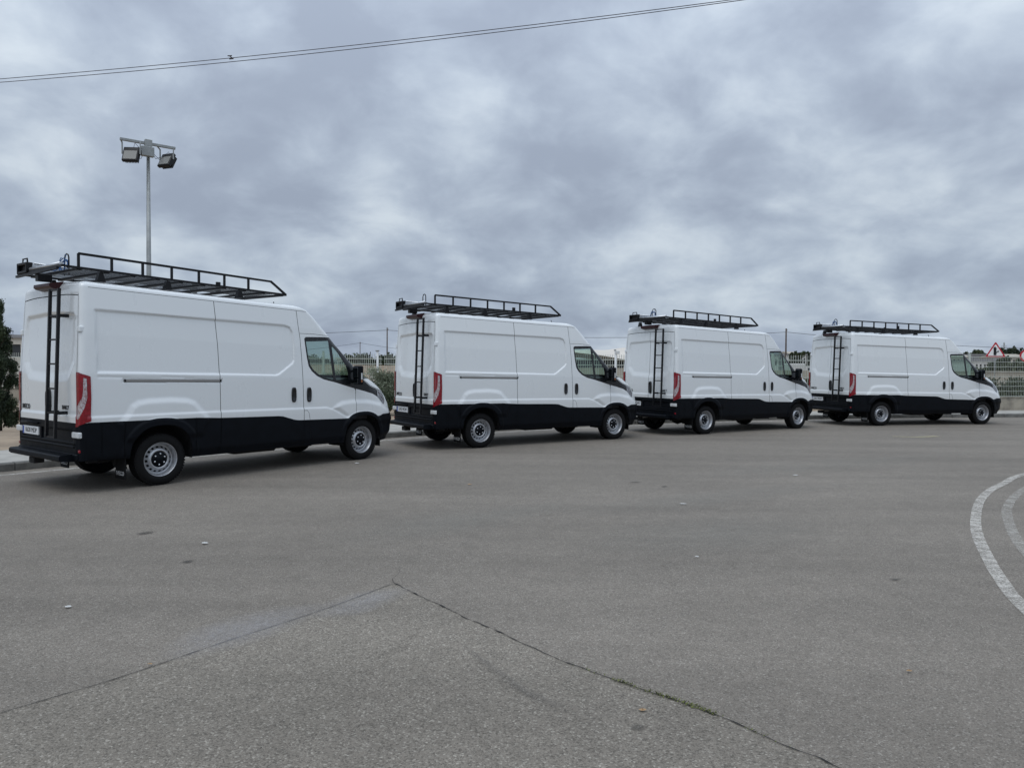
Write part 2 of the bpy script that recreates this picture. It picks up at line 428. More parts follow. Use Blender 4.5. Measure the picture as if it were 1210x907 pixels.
def arch_out(x, z):
    return np.minimum(*[arch(x, z - .36, c, A, B) * A for c, a, b, A, B, zz in ARCHES])
ZB = [(-1.2, .895), (-.45, .89), (.5, .885), (.86, .862), (1.82, .84), (1.9, .832), (2.12, .768), (2.2, .757), (3.1, .735), (3.9, .745), (3.98, .775), (6, .775)]
SEAM_R = [(.76, 2.55), (.79, 2.30), (.835, 1.9), (.86, 1.5), (.865, .86), (.86, .52), (.83, .42), (.79, .30)]
SEAM_F = [(2.16, 2.52), (2.20, 2.25), (2.235, 2.05), (2.265, 1.75), (2.29, 1.4), (2.30, 1.1), (2.30, .7), (2.285, .25)]
GUT = [(-1.3, 2.590), (2.40, 2.488)]
CABF = [(3.38, 1.28), (3.37, 1.1), (3.36, .70)]
FUEL = [(2.30, .905), (2.36, .90), (2.395, .86), (2.42, .72), (2.42, .60), (2.405, .45)]

def make_van_pieces():
    P, seg, sr, rowid = build_grid()
    base = P.copy(); Nn = grid_normals(P)
    x, y, z = P[..., 0], np.abs(P[..., 1]), P[..., 2]
    k = .6 + .28 * np.clip((x - 1.5) / 2, 0, 1)
    xm = np.where(seg == 0, -3.0, x - k * np.clip(.98 - y, 0, .48))
    side = ((seg >= 2) & (rowid < NZ)).astype(float); side *= 1 - sm(x, 4.0, 4.35) * 0
    rear = (seg <= 0)
    d = np.zeros(x.shape)
    s1 = ((seg == 2) | (seg == 3)) & (rowid < NZ)
    pd = sdpoly(xm, z, PANEL); d -= np.where(s1, .020 * sm(-pd, -.002, .011), 0)
    # ledge below the belt
    zk = interp(xm, ZK); d += np.where(s1 & (xm < 3.4), .013 * sm(zk - z, -.002, .02), 0)
    bd = sdpoly(xm, z, BULGE); d += np.where(s1, .024 * sm(-bd, -.006, .085), 0)
    fd = sdpoly(xm, z, FBULGE); d += np.where(s1, .024 * sm(-fd, -.006, .08), 0)
    ao = arch_out(xm, z); d += np.where(s1, .018 * sm(-ao, -.01, .02), 0)
    # two faint belt lines on the cargo side, slot for the door rail
    d -= np.where(s1 & (xm > -.80) & (xm < .86), .005 * (np.abs(z - 1.455 + .012 * (xm + .5)) < .010), 0)
    d -= np.where(s1 & (xm > -.50) & (xm < .90), .010 * (np.abs(z - 1.41 + .012 * (xm + .5)) < .024), 0)
    # clad lower edge tucks in
    d -= np.where(s1, .03 * sm(.46 - z, 0, .12), 0)
    # rear doors: bowl and ledge
    RP = [(-.2, 2.31), (.72, 2.27), (.765, 2.22), (.785, 2.10), (.80, 1.62), (.66, 1.44), (.60, 1.405), (-.2, 1.36)]
    r0 = seg <= 0
    rd = sdpoly(y, z, RP); d -= np.where(r0, .026 * sm(-rd, -.004, .05 + .09 * sm(2.0 - z, 0, .5)), 0)
    d += np.where(r0, .012 * sm(.985 - z, 0, .015), 0)
    d -= np.where(r0, .018 * (np.abs(y - .14) < 9) * sm(.80 - z, 0, .02) * sm(z - .62, 0, .02) * sm(.80 - y, 0, .04), 0)
    P = P + Nn * d[..., None]
    N2 = grid_normals(P)
    N2[NZ:] = Nn[NZ:]
    N2[-1] = (0, 0, 1)
    R, C = x.shape
    y2 = y.copy()
    A = np.stack([x, y2, z, xm, sr, seg, rowid.astype(float)], -1).reshape(-1, 7)
    V = np.concatenate([A, P.reshape(-1, 3), N2.reshape(-1, 3)], 1)      # 7 attrs + 3 + 3
    idx = np.arange(R * C).reshape(R, C)
    a, b, c, e = idx[:-1, :-1].ravel(), idx[:-1, 1:].ravel(), idx[1:, 1:].ravel(), idx[1:, :-1].ravel()
    T = np.concatenate([np.stack([a, b, c], 1), np.stack([a, c, e], 1)])
    pp = V[:, 7:10]
    ar = np.linalg.norm(np.cross(pp[T[:, 1]] - pp[T[:, 0]], pp[T[:, 2]] - pp[T[:, 0]]), axis=1)
    T = T[ar > 1e-9]
    pool = [V]; count = [len(V)]
    def allV():
        if len(pool) > 1: pool[:] = [np.concatenate(pool)]
        return pool[0]
    def split(pieces, gf, keep='both'):
        """pieces: list of tri arrays; returns (inside list, outside list), cutting exactly along g = 0"""
        Vv = allV(); g = gf(Vv); g = np.where(np.abs(g) < 2e-5, 2e-5, g)
        cache = {}; newv = []; ins, outs = [], []
        n0 = len(Vv)
        def cut(i, j):
            kx = (i, j) if i < j else (j, i)
            if kx in cache: return cache[kx]
            t = g[kx[0]] / (g[kx[0]] - g[kx[1]])
            v = Vv[kx[0]] * (1 - t) + Vv[kx[1]] * t
            newv.append(v); cache[kx] = n0 + len(newv) - 1; return cache[kx]
        for Tt in pieces:
            sg = g[Tt] < 0; cnt = sg.sum(1)
            i_, o_ = [], []
            for tri, s_ in zip(Tt[(cnt == 1) | (cnt == 2)], sg[(cnt == 1) | (cnt == 2)]):
                t = list(map(int, tri)); s_ = list(s_)
                one = 1 if sum(s_) == 1 else 0; kx = s_.index(bool(one))
                p, q, r = t[kx], t[(kx + 1) % 3], t[(kx + 2) % 3]
                pq, pr = cut(p, q), cut(p, r)
                (i_ if one else o_).append((p, pq, pr))
                (o_ if one else i_).extend([(pq, q, r), (pq, r, pr)])
            ins.append(np.concatenate([Tt[cnt == 3], np.array(i_, int).reshape(-1, 3)]))
            outs.append(np.concatenate([Tt[cnt == 0], np.array(o_, int).reshape(-1, 3)]))
        if newv: pool.append(np.array(newv))
        return ins, outs
    X = lambda v: v[:, 0]; Y = lambda v: v[:, 1]; Z = lambda v: v[:, 2]; XM = lambda v: v[:, 3]; S = lambda v: v[:, 4]; SG = lambda v: v[:, 5]
    big = 9.
    cur = [T]
    # bottom edge and wheel arches
    _, cur = split(cur, lambda v: Z(v) - interp(X(v), [(-1.2, .42), (-.45, .41), (-.30, .36), (.4, .345), (2.0, .345), (3.2, .33), (3.9, .30), (4.5, .30)]))
    _, cur = split(cur, lambda v: np.where(SG(v) < 2, big, arch_in(XM(v), Z(v))))
    # tail light
    TL = [(-.03, 1.52), (.02, 1.515), (.155, 1.465), (.16, 1.2), (.15, .91), (.06, .875), (-.015, .835), (-.03, .84)]
    TLC = [(.075, 1.455), (.11, 1.44), (.115, 1.20), (.085, 1.08), (.03, .95), (-.015, .925), (-.02, 1.09), (.02, 1.13), (.06, 1.20), (.072, 1.28)]
    tl, cur = split(cur, lambda v: np.where(SG(v) > 2.5, big, sdpoly(S(v), Z(v), TL)))
    tlc, tlr = split(tl, lambda v: sdpoly(S(v), Z(v), TLC))
    # window surround, head lamp, windscreen
    hl, cur = split(cur, lambda v: np.where(SG(v) < 2, big, np.maximum(sdpoly(XM(v), Z(v), HEADL), .48 - Y(v))))
    su, cur = split(cur, lambda v: np.where(SG(v) < 2, big, np.maximum(sdpoly(XM(v), Z(v), SURR), np.where(Y(v) < .76, 1.40 - Z(v), -big))))
    ws, su = split(su, lambda v: np.where(SG(v) < 3, big, np.maximum(np.maximum(Y(v) - (.86 - .12 * (Z(v) - 1.4)), 1.455 - Z(v)), Z(v) - 2.045)))
    gm, su = split(su, lambda v: np.where(SG(v) > 3.5, big, sdpoly(XM(v), Z(v), MAIN)))
    gq, su = split(su, lambda v: np.where(SG(v) > 3.5, big, sdpoly(XM(v), Z(v), QUAR)))
    # shut lines (real gaps)
    hw = .0042
    fside = lambda f: (lambda v: np.where((SG(v) >= 2) & (SG(v) <= 3), f(v), big))
    def strip(sf, hw_, lim):
        # remove the narrow strip |sf| < hw where lim < 0, leaving a true gap
        nonlocal cur
        a_, rest = split(cur, lambda v: sf(v) - hw_)
        mid, low = split(a_, lambda v: -sf(v) - hw_)
        _, keepm = split(mid, lim)
        cur = [np.concatenate(rest + low + keepm)]
    def xs_(v, pl):
        p = sorted(pl, key=lambda q: q[1]); return XM(v) - np.interp(Z(v), [q[1] for q in p], [q[0] for q in p])
    def zs_(v, pl):
        return Z(v) - np.interp(XM(v), [q[0] for q in pl], [q[1] for q in pl])
    sidem = lambda v, l: np.where((SG(v) >= 2) & (SG(v) <= 3), l, big)
    rearm = lambda v, l: np.where(SG(v) <= 1, l, big)
    GU = [(-1.3, 2.592), (2.16, 2.492), (2.42, 2.482)]
    strip(lambda v: xs_(v, SEAM_R), hw, lambda v: sidem(v, zs_(v, GU)))
    strip(lambda v: xs_(v, SEAM_F), hw, lambda v: sidem(v, zs_(v, GU)))
    strip(lambda v: zs_(v, GU), .0028, lambda v: sidem(v, np.abs(X(v) - .70) - 1.72))
    DT = [(2.225, 2.13), (2.50, 2.13), (2.95, 2.10)]
    strip(lambda v: zs_(v, DT), .0032, lambda v: sidem(v, np.abs(XM(v) - 2.54) - .31))
    strip(lambda v: xs_(v, CABF), .0035, lambda v: sidem(v, np.maximum(Z(v) - 1.27, .70 - Z(v))))
    FU = [(2.42, .45), (2.42, .72), (2.395, .86), (2.36, .905)]
    strip(lambda v: xs_(v, FU), .003, lambda v: sidem(v, np.maximum(Z(v) - .90, .45 - Z(v))))
    strip(lambda v: Z(v) - .905, .003, lambda v: sidem(v, np.abs(XM(v) - 2.33) - .035))
    for xx in (-.765, -.49, .475):
        strip(lambda v, xx=xx: XM(v) - xx, .0035, lambda v: sidem(v, Z(v) - .89))
    BO = [(3.42, 1.40), (3.51, 1.405), (3.70, 1.28), (3.86, 1.215), (3.94, 1.18), (4.0, 1.13)]
    strip(lambda v: zs_(v, BO), .004, lambda v: sidem(v, np.maximum(np.abs(XM(v) - 3.71) - .29, .77 - Y(v))))
    strip(lambda v: Y(v), .0045, lambda v: rearm(v, Z(v) - 2.50))
    strip(lambda v: Y(v) - (.872 - .05 * np.clip(Z(v) - 1.7, 0, 1)), .004, lambda v: rearm(v, np.maximum(Z(v) - 2.50, .60 - Z(v))))
    strip(lambda v: Z(v) - (2.505 - .10 * np.clip(Y(v) - .3, 0, 1) ** 2), .006, lambda v: rearm(v, Y(v) - .83))
    strip(lambda v: Z(v) - .615, .005, lambda v: rearm(v, Y(v) - .872))
    # cladding against paint
    def gclad(v):
        side_ = np.minimum(Z(v) - interp(XM(v), ZB), arch_out(XM(v), Z(v)))
        rear_ = Z(v) - .885
        fr_ = Z(v) - .775
        return np.where(SG(v) < 1.5, rear_, np.where(SG(v) > 3.5, fr_, side_))
    cl_, cur = split(cur, gclad)
    out = {}
    # group by region; all boundaries below lie inside the gaps cut above
    def reg(pcs, f):
        Vv = allV(); m = []; r = []
        for t in pcs:
            c = Vv[t].mean(1); q = f(c); m.append(t[q]); r.append(t[~q])
        return m, r
    xr_ = lambda c: np.interp(c[:, 2], [p[1] for p in SEAM_R][::-1], [p[0] for p in SEAM_R][::-1])
    xf_ = lambda c: np.interp(c[:, 2], [p[1] for p in SEAM_F][::-1], [p[0] for p in SEAM_F][::-1])
    issd = lambda c: (c[:, 5] >= 1.5) & (c[:, 3] > xr_(c)) & (c[:, 3] < xf_(c)) & (c[:, 2] < np.interp(c[:, 3], [-1.3, 2.16], [2.592, 2.492]))
    iscd = lambda c: (c[:, 5] >= 1.5) & (c[:, 3] > xf_(c)) & (c[:, 3] < 3.365) & (c[:, 2] < 2.13 - .05 * np.clip(c[:, 3] - 2.5, 0, 1)) & (c[:, 3] < 3.3 + np.clip(1.28 - c[:, 2], 0, .1))
    isrd = lambda c: (c[:, 5] < 1) & (c[:, 1] < .872 - .05 * np.clip(c[:, 2] - 1.7, 0, 1)) & (c[:, 2] < 2.505 - .10 * np.clip(c[:, 1] - .3, 0, 1) ** 2) & (c[:, 2] > .615)
    isroof = lambda c: (c[:, 6] >= NZ - 1) | ((c[:, 5] > 1.5) & (c[:, 2] > np.interp(c[:, 3], [-1.3, 2.16, 2.42], [2.592, 2.492, 2.482])))
    out['sliding'], cur = reg(cur, issd)
    out['cabdoor'], cur = reg(cur, iscd)
    out['reardoor'], cur = reg(cur, isrd)
    out['roof'], cur = reg(cur, isroof)
    WU = lambda c: np.interp(c[:, 3], [3.4, 3.51, 3.70, 3.86, 3.94, 4.0, 4.1], [1.43, 1.405, 1.28, 1.215, 1.18, 1.13, 1.0])
    out['bonnet'], cur = reg(cur, lambda c: (c[:, 5] >= 2.5) & (c[:, 2] < 1.42) & (c[:, 3] > 3.35) & ((c[:, 2] > WU(c)) | (c[:, 1] < .78)) & (c[:, 2] > 1.06))
    out['grille'], cur = reg(cur, lambda c: (c[:, 5] >= 2.5) & (c[:, 1] < .50) & (c[:, 2] < 1.0) & (c[:, 2] > .775))
    out['body'] = cur
    out['sliding_clad'], cl_ = reg(cl_, issd)
    out['cab_clad'], cl_ = reg(cl_, iscd)
    out['rear_clad'], cl_ = reg(cl_, isrd)
    out['rear_bumper'], cl_ = reg(cl_, lambda c: c[:, 3] < -.49)
    out['front_bumper'], cl_ = reg(cl_, lambda c: (c[:, 3] > 3.52))
    out['sill'] = cl_
    out['tail_red'], out['tail_clear'], out['headlamp'] = tlr, tlc, hl
    out['surround'], out['windscreen'], out['win'], out['quarter'] = su, ws, gm, gq
    Vv = allV()
    off = dict(sliding_clad=.006, cab_clad=.006, rear_clad=.004, rear_bumper=.007, front_bumper=.008, sill=.006, surround=-.003, win=-.008, quarter=-.008, windscreen=-.006, tail_red=.012, tail_clear=.009, headlamp=.004, grille=.0, bonnet=.003)
    res = {}
    for k_, pcs in out.items():
        t = np.concatenate(pcs); u, inv = np.unique(t, return_inverse=True)
        res[k_] = (Vv[u, 7:10] + Vv[u, 10:13] * off.get(k_, 0), Vv[u, 10:13], inv.reshape(-1, 3))
    # dark inner liner so the gaps read dark, opened at the windows and arches
    B = base[::2, ::2] - Nn[::2, ::2] * .030; bx, bz = xm[::2, ::2], z[::2, ::2]; bs = seg[::2, ::2]
    Rr, Cc = bx.shape; ids = np.arange(Rr * Cc).reshape(Rr, Cc)
    Q = np.stack([ids[:-1, :-1].ravel(), ids[:-1, 1:].ravel(), ids[1:, 1:].ravel(), ids[1:, :-1].ravel()], 1)
    bxr, bzr, bsr = bx.ravel(), bz.ravel(), bs.ravel()
    cx, cz, cs = bxr[Q].mean(1), bzr[Q].mean(1), bsr[Q].mean(1)
    bad = (cs > 1.9) & ((sdpoly(cx, cz, SURR) < .02) | (arch_in(cx, cz) < .015) | (cz < .40))
    bad |= (cz < .47) & (cs < 1.9)
    bad |= rowid[::2, ::2].ravel()[Q].max(1) > NZ + 16
    res['liner'] = (B.reshape(-1, 3), None, Q[~bad])
    return res

PC = make_van_pieces()
def piece(keys, name, mats, parent, side='R', cap=None):
    """side R, L or both; several keys -> material slots"""
    vs, ns, fs, mi = [], [], [], []; n = 0
    for m_i, k in enumerate(keys if isinstance(keys, (list, tuple)) else [keys]):
        v, nn, t = PC[k]
        for s in (('R', 'L') if side == 'B' else (side,)):
            vv = v.copy(); n_ = None if nn is None else nn.copy(); tt = t.copy()
            if s == 'L':
                vv[:, 1] *= -1; tt = tt[:, ::-1]
                if n_ is not None: n_[:, 1] *= -1
            vs.append(vv); fs.append(tt + n); n += len(vv); mi += [m_i] * len(tt)
            ns.append(n_)
    V_ = np.concatenate(vs); F = [tuple(map(int, f)) for q in fs for f in q]
    me = bpy.data.meshes.new(name); me.from_pydata(V_.tolist(), [], F); me.update()
    me.polygons.foreach_set('use_smooth', [True] * len(F)); me.polygons.foreach_set('material_index', mi)
    if all(x is not None for x in ns):
        nn = np.concatenate(ns); L = np.linalg.norm(nn, axis=1, keepdims=True); L[L < 1e-6] = 1
        me.normals_split_custom_set_from_vertices((nn / L).tolist())
    return link_mesh(name, me, mats, parent)

def islands(nv, faces, pos):
    p = list(range(nv))
    def f(x):
        while p[x] != x: p[x] = p[p[x]]; x = p[x]
        return x
    d = {}
    for i, c in enumerate(pos):
        k = (round(c[0], 4), round(c[1], 4), round(c[2], 4))
        if k in d: p[f(i)] = f(d[k])
        else: d[k] = i
    for q in faces:
        a = f(q[0])
        for j in q[1:]:
            b = f(j)
            if a != b: p[b] = a
    return [f(i) for i in range(nv)]
def explode(o, name=None, minv=1, names=None):
    """one object for each separate piece of a mesh; scraps below minv are dropped"""
    me = o.data; faces = [tuple(p.vertices) for p in me.polygons]; pos = [v.co[:] for v in me.vertices]
    r = islands(len(pos), faces, pos); cnt = {}
    for x in r: cnt[x] = cnt.get(x, 0) + 1
    big_ = max(cnt, key=cnt.get); r = [x if cnt[x] >= minv else -1 for x in r]
    roots = sorted(set(r) - {-1}, key=lambda x: -cnt[x])
    if len(set(r)) == 1: return [o]
    sm_ = [p.use_smooth for p in me.polygons]; mi_ = [p.material_index for p in me.polygons]
    nrm_ = {}
    if me.has_custom_normals:
        cn = [tuple(l.vector) for l in me.corner_normals]
        for p in me.polygons:
            for k_, li in enumerate(p.loop_indices): nrm_[p.vertices[k_]] = cn[li]
    out = []
    for k, rt in enumerate(roots):
        ids = [i for i, x in enumerate(r) if x == rt]; mp = {v: i for i, v in enumerate(ids)}
        fi = [i for i, q in enumerate(faces) if r[q[0]] == rt]
        if not fi: continue
        nm = names[k] if names and k < len(names) else (name or o.name.split('.')[0])
        m2 = bpy.data.meshes.new(nm); m2.from_pydata([pos[i] for i in ids], [], [[mp[v] for v in faces[i]] for i in fi]); m2.update()
        m2.polygons.foreach_set('use_smooth', [sm_[i] for i in fi])
        for m_ in me.materials: m2.materials.append(m_)
        m2.polygons.foreach_set('material_index', [mi_[i] for i in fi])
        if nrm_: m2.normals_split_custom_set_from_vertices([nrm_.get(i, (0, 0, 1)) for i in ids])
        if k == 0: keep = o; o.data = m2; o.name = nm; out.append(o)
        else:
            c = bpy.data.objects.new(nm, m2); COL.objects.link(c); c.parent = o.parent; c.matrix_local = o.matrix_local.copy(); out.append(c)
    return out

def bodyY(xm_, z_):
    """half width of the body side at a height (unsheared approx.)"""
    return float(interp(z_ + SH * (xm_ + 1), W_TAB))

# ------------------------------------------------------------------ the van
def make_wheel(root, cx, side):
    s = 1 if side == 'R' else -1      # R: outer face towards -y
    c = (cx, 0, .348)
    def pf(p): return [(r, s * y) for r, y in p]
    w = MB()
    prof = [(.218, -.955), (.232, -.972), (.255, -.980), (.295, -.978), (.318, -.968), (.333, -.958), (.3395, -.948), (.346, -.935)]
    for g in (-.905, -.87, -.835):
        prof += [(.348, g - .006), (.340, g - .005), (.340, g + .005), (.348, g + .006)]
    prof += [(.346, -.785), (.336, -.768), (.30, -.752), (.25, -.752), (.218, -.77)]
    def sk(i, j): return False
    w.lathe(pf(prof), c, 64)
    wheel = w.obj('wheel', M['rubber'], root)
    # shoulder blocks
    w = MB()
    for j in range(56):
        a = 2 * PI * j / 56; r = Matrix.Rotation(-a, 3, 'Y')
        p = Vector((c[0] + .3405 * math.cos(a), s * -.949, c[2] + .3405 * math.sin(a)))
        w.box(p.x - .006, p.x + .006, p.y - .012, p.y + .012, p.z - .013, p.z + .013, rot=r)
    tag(w.obj('tread_blocks', M['rubber'], wheel), kind='stuff')
    r = MB()
    r.lathe(pf([(.214, -.770), (.205, -.80), (.198, -.90), (.206, -.935), (.216, -.950), (.222, -.962), (.229, -.968), (.231, -.962)]), c, 64)
    hole = [(.198, -.885), (.190, -.878), (.176, -.886), (.152, -.911), (.146, -.917), (.134, -.930), (.124, -.936), (.112, -.932), (.104, -.915)]
    r.lathe(pf(hole), c, 96, skip=lambda i, j: i == 2 and j % 6 in (0, 1, 2))
    # rims of the ventilation holes
    r.obj('rim', M['rim'], wheel)
    d = MB(); d.lathe(pf([(.200, -.83), (.16, -.845), (.02, -.85)]), c, 32); d.lathe(pf([(.205, -.78), (.202, -.85)]), c, 32)
    d.obj('brake_drum', M['drum'], wheel)
    h = MB(); h.lathe(pf([(.110, -.905), (.106, -.926), (.094, -.934), (.045, -.936), (.040, -.948), (.030, -.952), (.001, -.953)]), c, 36)
    h.obj('hub_cap', M['clad'], wheel)
    b = MB()
    for j in range(6):
        a = 2 * PI * j / 6 + .4
        b.lathe(pf([(.0125, -.930), (.0115, -.946), (.006, -.950), (.0005, -.951)]), (c[0] + .072 * math.cos(a), 0, c[2] + .072 * math.sin(a)), 8)
    b.obj('wheel_bolts', M['chrome'], wheel)
    return wheel

def pill(cx, cy, cz, w, h, t, n=20, ax='y', sgn=-1):
    """rounded oval pad; outline in (x,z) for ax y or (y,z) for ax x"""
    mb = MB(); pts = []
    for j in range(n):
        a = 2 * PI * j / n; ca, sa = math.cos(a), math.sin(a)
        pts.append((w / 2 * abs(ca) ** .55 * (1 if ca >= 0 else -1), h / 2 * abs(sa) ** .7 * (1 if sa >= 0 else -1)))
    rings = []
    for sc, dd in ((1, 0), (1, t * .6), (.86, t), (.70, t * .55), (.2, t * .5)):
        rings.append([mb.bm.verts.new((cx + p[0] * sc, cy + sgn * dd, cz + p[1] * (sc if sc > .8 else sc + .05)) if ax == 'y' else (cx + sgn * dd, cy + p[0] * sc, cz + p[1] * sc)) for p in pts])
    for i in range(len(rings) - 1):
        for j in range(n):
            f = mb.bm.faces.new((rings[i][j], rings[i][(j + 1) % n], rings[i + 1][(j + 1) % n], rings[i + 1][j])); f.smooth = True
    mb.bm.faces.new(rings[-1])
    return mb

def zr(x): return 2.825 - .0255 * (x + 1)          # height of the roof rack deck

def make_van():
    root = thing('panel_van', '', 'van', group='white panel vans parked nose to tail along the kerb')
    body = piece('body', 'body', M['paint'], root, 'B')
    roof = piece('roof', 'roof', M['paint'], root, 'B')
    piece('bonnet', 'bonnet', M['paint'], root, 'B')
    piece('liner', 'inner_shell', M['gap'], root, 'B')
    piece('windscreen', 'windscreen', M['glass'], root, 'B')
    piece('sill', 'side_cladding', M['clad'], root, 'B')
    rb = piece('rear_bumper', 'rear_bumper', M['clad'], root, 'B')
    fb = piece('front_bumper', 'front_bumper', M['clad'], root, 'B')
    gr = piece('grille', 'grille', M['gloss'], root, 'B')
    piece('surround', 'window_surround', M['gloss'], root, 'B')
    for s, sg in (('R', -1), ('L', 1)):
        sd_ = piece('sliding', 'sliding_door', M['paint'], root, s); piece('sliding_clad', 'door_cladding', M['clad'], sd_, s)
        cd = piece('cabdoor', 'cab_door', M['paint'], root, s); piece('cab_clad', 'door_cladding', M['clad'], cd, s)
        piece('win', 'side_window', M['glass'], cd, s); piece('quarter', 'quarter_window', M['glass'], cd, s)
        pill(2.115, sg * .984, 1.16, .085, .235, .022, sgn=sg).obj('door_handle', M['gloss'], sd_)
        pill(2.405, sg * .984, 1.155, .085, .235, .022, sgn=sg).obj('door_handle', M['gloss'], cd)
        rd = piece('reardoor', 'rear_door', M['paint'], root, s); piece('rear_clad', 'door_cladding', M['clad'], rd, s)
        piece('headlamp', 'headlight', M['hlamp'], root, s)
        tl = piece('tail_red', 'tail_light', M['red'], root, s); piece('tail_clear', 'reversing_lens', M['clear'], tl, s)
        # sliding door rail
        m = MB(); m.box(-.46, .855, sg * .979 - .008, sg * .979 + .008, -.018, .018, .004)
        for v in m.bm.verts: v.co.z += 1.411 - .012 * (v.co.x + .5)
        m.obj('door_rail', M['rail'], body)
        m = MB()
        for xx in (-.468, .868): m.box(xx - .012, xx + .012, sg * .981 - .012, sg * .981 + .012, 1.411 - .012 * (xx + .5) - .018, 1.411 - .012 * (xx + .5) + .018, .004)
        m.obj('rail_end_caps', M['gloss'], body)
        # rear door hinge
        m = MB(); m.box(-.995, -.915, sg * .895 - .045, sg * .895 + .03, 2.015, 2.09, .012, seg=2); m.box(-.94, -.86, sg * .93 - .012, sg * .93 + .012, 2.02, 2.085, .008)
        m.obj('door_hinge', M['paint'], rd)
        m = MB(); m.box(-.985, -.935, sg * .90 - .03, sg * .90 + .03, 1.20, 1.25, .01); m.obj('door_hinge', M['paint'], rd)
        # step lamp at the bumper corner
        m = MB(); m.box(-1.035, -.985, sg * .885 - .095, sg * .885 + .095, .70, .775, .012, seg=2); m.obj('bumper_lamp', M['whitep'], rb)
        m = MB(); m.box(-1.012, -.98, sg * .935 - .02, sg * .935 + .02, .515, .555, .006); m.obj('reflector', M['red'], rb)
        # mirror
        m = MB(); m.box(3.25, 3.355, sg * 1.125 - .08, sg * 1.125 + .08, 1.30, 1.625, .03, seg=3)
        for v in m.bm.verts: v.co.x += (abs(v.co.y) - 1.04) * .06
        m.tube([(3.34, sg * .92, 1.33), (3.34, sg * 1.0, 1.35), (3.31, sg * 1.08, 1.40)], .03, 8); m.tube([(3.36, sg * .90, 1.55), (3.33, sg * 1.06, 1.53)], .018, 8)
        mo = m.obj('wing_mirror', M['clad'], root)
        m = MB(); m.box(3.240, 3.252, sg * 1.125 - .062, sg * 1.125 + .062, 1.42, 1.595, .004); m.box(3.240, 3.252, sg * 1.125 - .062, sg * 1.125 + .062, 1.325, 1.405, .004)
        m.obj('mirror_glass', M['mirror'], mo)
        m = MB(); m.box(3.30, 3.33, sg * 1.205 - .004, sg * 1.205 + .004, 1.345, 1.385, .003); m.obj('indicator_lens', M['amber'], mo)
        m = MB(); m.box(3.30, 3.33, sg * 1.205 - .004, sg * 1.205 + .004, 1.39, 1.50, .003); m.obj('mirror_side_lens', M['whitep'], mo)
        # wheels, housings, mud flaps
        for cx in (0, 3.52):
            make_wheel(root, cx, s)
            m = MB(); pr = [(.455 if cx == 0 else .415, sg * .955), (.47 if cx == 0 else .43, sg * .60), (.05, sg * .60)]
            m.lathe(pr, (cx, 0, .40), 40, skip=lambda i, j: (40 * .53 < j < 40 * .97))
            m.obj('wheel_housing', M['gap'], root, recalc=False)
        m = MB(); m.box(-.475, -.463, sg * .85 - .135, sg * .85 + .135, .13, .47, .003); mf = m.obj('mud_flap', M['rubber'], root)
        tm = text_mesh('IVECO', .075, M['whitep'], .0015, 1.0, .002)
        o = link_mesh('flap_lettering', tm, M['whitep'], mf)
        o.matrix_local = Matrix.Translation((-.4775, sg * .85, .20)) @ Matrix.Rotation(-PI / 2, 4, 'Z') @ Matrix.Rotation(PI / 2, 4, 'X')
        m = MB(); m.box(3.965, 3.975, sg * .84 - .10, sg * .84 + .10, .20, .34, .003); m.obj('air_deflector', M['rubber'], root)
    # badges on the rear doors
    doors = [o for o in root.children if o.name.startswith('rear_door')]
    dR, dL = doors[0], doors[1]
    for txt, yy, zz, sz, par in (('IVECO', .705, 1.042, .090, dL), ('DAILY', -.545, 1.068, .072, dR)):
        tm = text_mesh(txt, sz, M['ink'], .003, 1.0, .003)
        o = link_mesh('door_badge', tm, M['ink'], par)
        o.matrix_local = Matrix.Translation((-1.004, yy, zz)) @ Matrix.Rotation(-PI / 2, 4, 'Z') @ Matrix.Rotation(PI / 2, 4, 'X')
    pill(-.998, -.075, 1.14, .085, .30, .05, ax='x').obj('door_handle', M['gloss'], dR)
    # third brake light
    m = MB(); m.prism([(-.96, 2.575), (-1.05, 2.595), (-1.075, 2.62), (-1.07, 2.655), (-.90, 2.688)], 'y', -.27, .23); m.obj('high_brake_light', M['darkred'], root)
    # step bar and bumper beam
    m = MB(); m.prism([(-.97, .40), (-1.16, .41), (-1.185, .43), (-1.185, .475), (-1.165, .49), (-.97, .495)], 'y', -.80, .80)
    st = m.obj('step', M['clad'], rb)
    m = MB(); m.box(-1.03, -.80, -.92, .92, .425, .50, .012); m.box(-.99, -.85, -.87, .87, .50, .63, .01); m.obj('bumper_beam', M['clad'], rb)
    m = MB(); m.box(-1.035, -.995, -.84, .84, .575, .60, .008); m.obj('bumper_lip', M['clad'], rb)
    # lower rear valance pieces
    m = MB(); m.box(-1.08, -.95, .25, .42, .30, .385, .01); m.obj('tow_socket', M['drum'], root)
    # plate recess and plate
    m = MB(); m.box(-1.022, -1.004, .26, .78, .672, .782, .003); pl = m.obj('number_plate', M['platew'], dL)
    m = MB(); m.box(-1.0245, -1.0225, .735, .777, .675, .779); m.obj('plate_band', M['plateb'], pl)
    m = MB(); m.tube([(-1.03, .80, .83), (-1.045, .52, .845), (-1.03, .24, .83)], .014, 6); m.obj('plate_light_bar', M['clad'], dL)
    m = MB()
    m.box(-1.02, -.99, .17, .215, .63, .80, .008); m.box(-1.015, -.99, .80, .86, .63, .87, .008); m.box(-1.02, -.995, -.84, .84, .615, .645, .006)
    m.obj('plate_recess_frame', M['clad'], dL)
    # underbody
    m = MB(); m.box(.45, 3.05, -.90, .90, .33, .47, .02); m.box(-.86, 4.2, -.52, .52, .42, .52, .02); m.box(-.9, -.5, -.85, .85, .43, .55, .02); m.box(3.98, 4.3, -.7, .7, .32, .45, .02)
    m.obj('underbody', M['gap'], root)
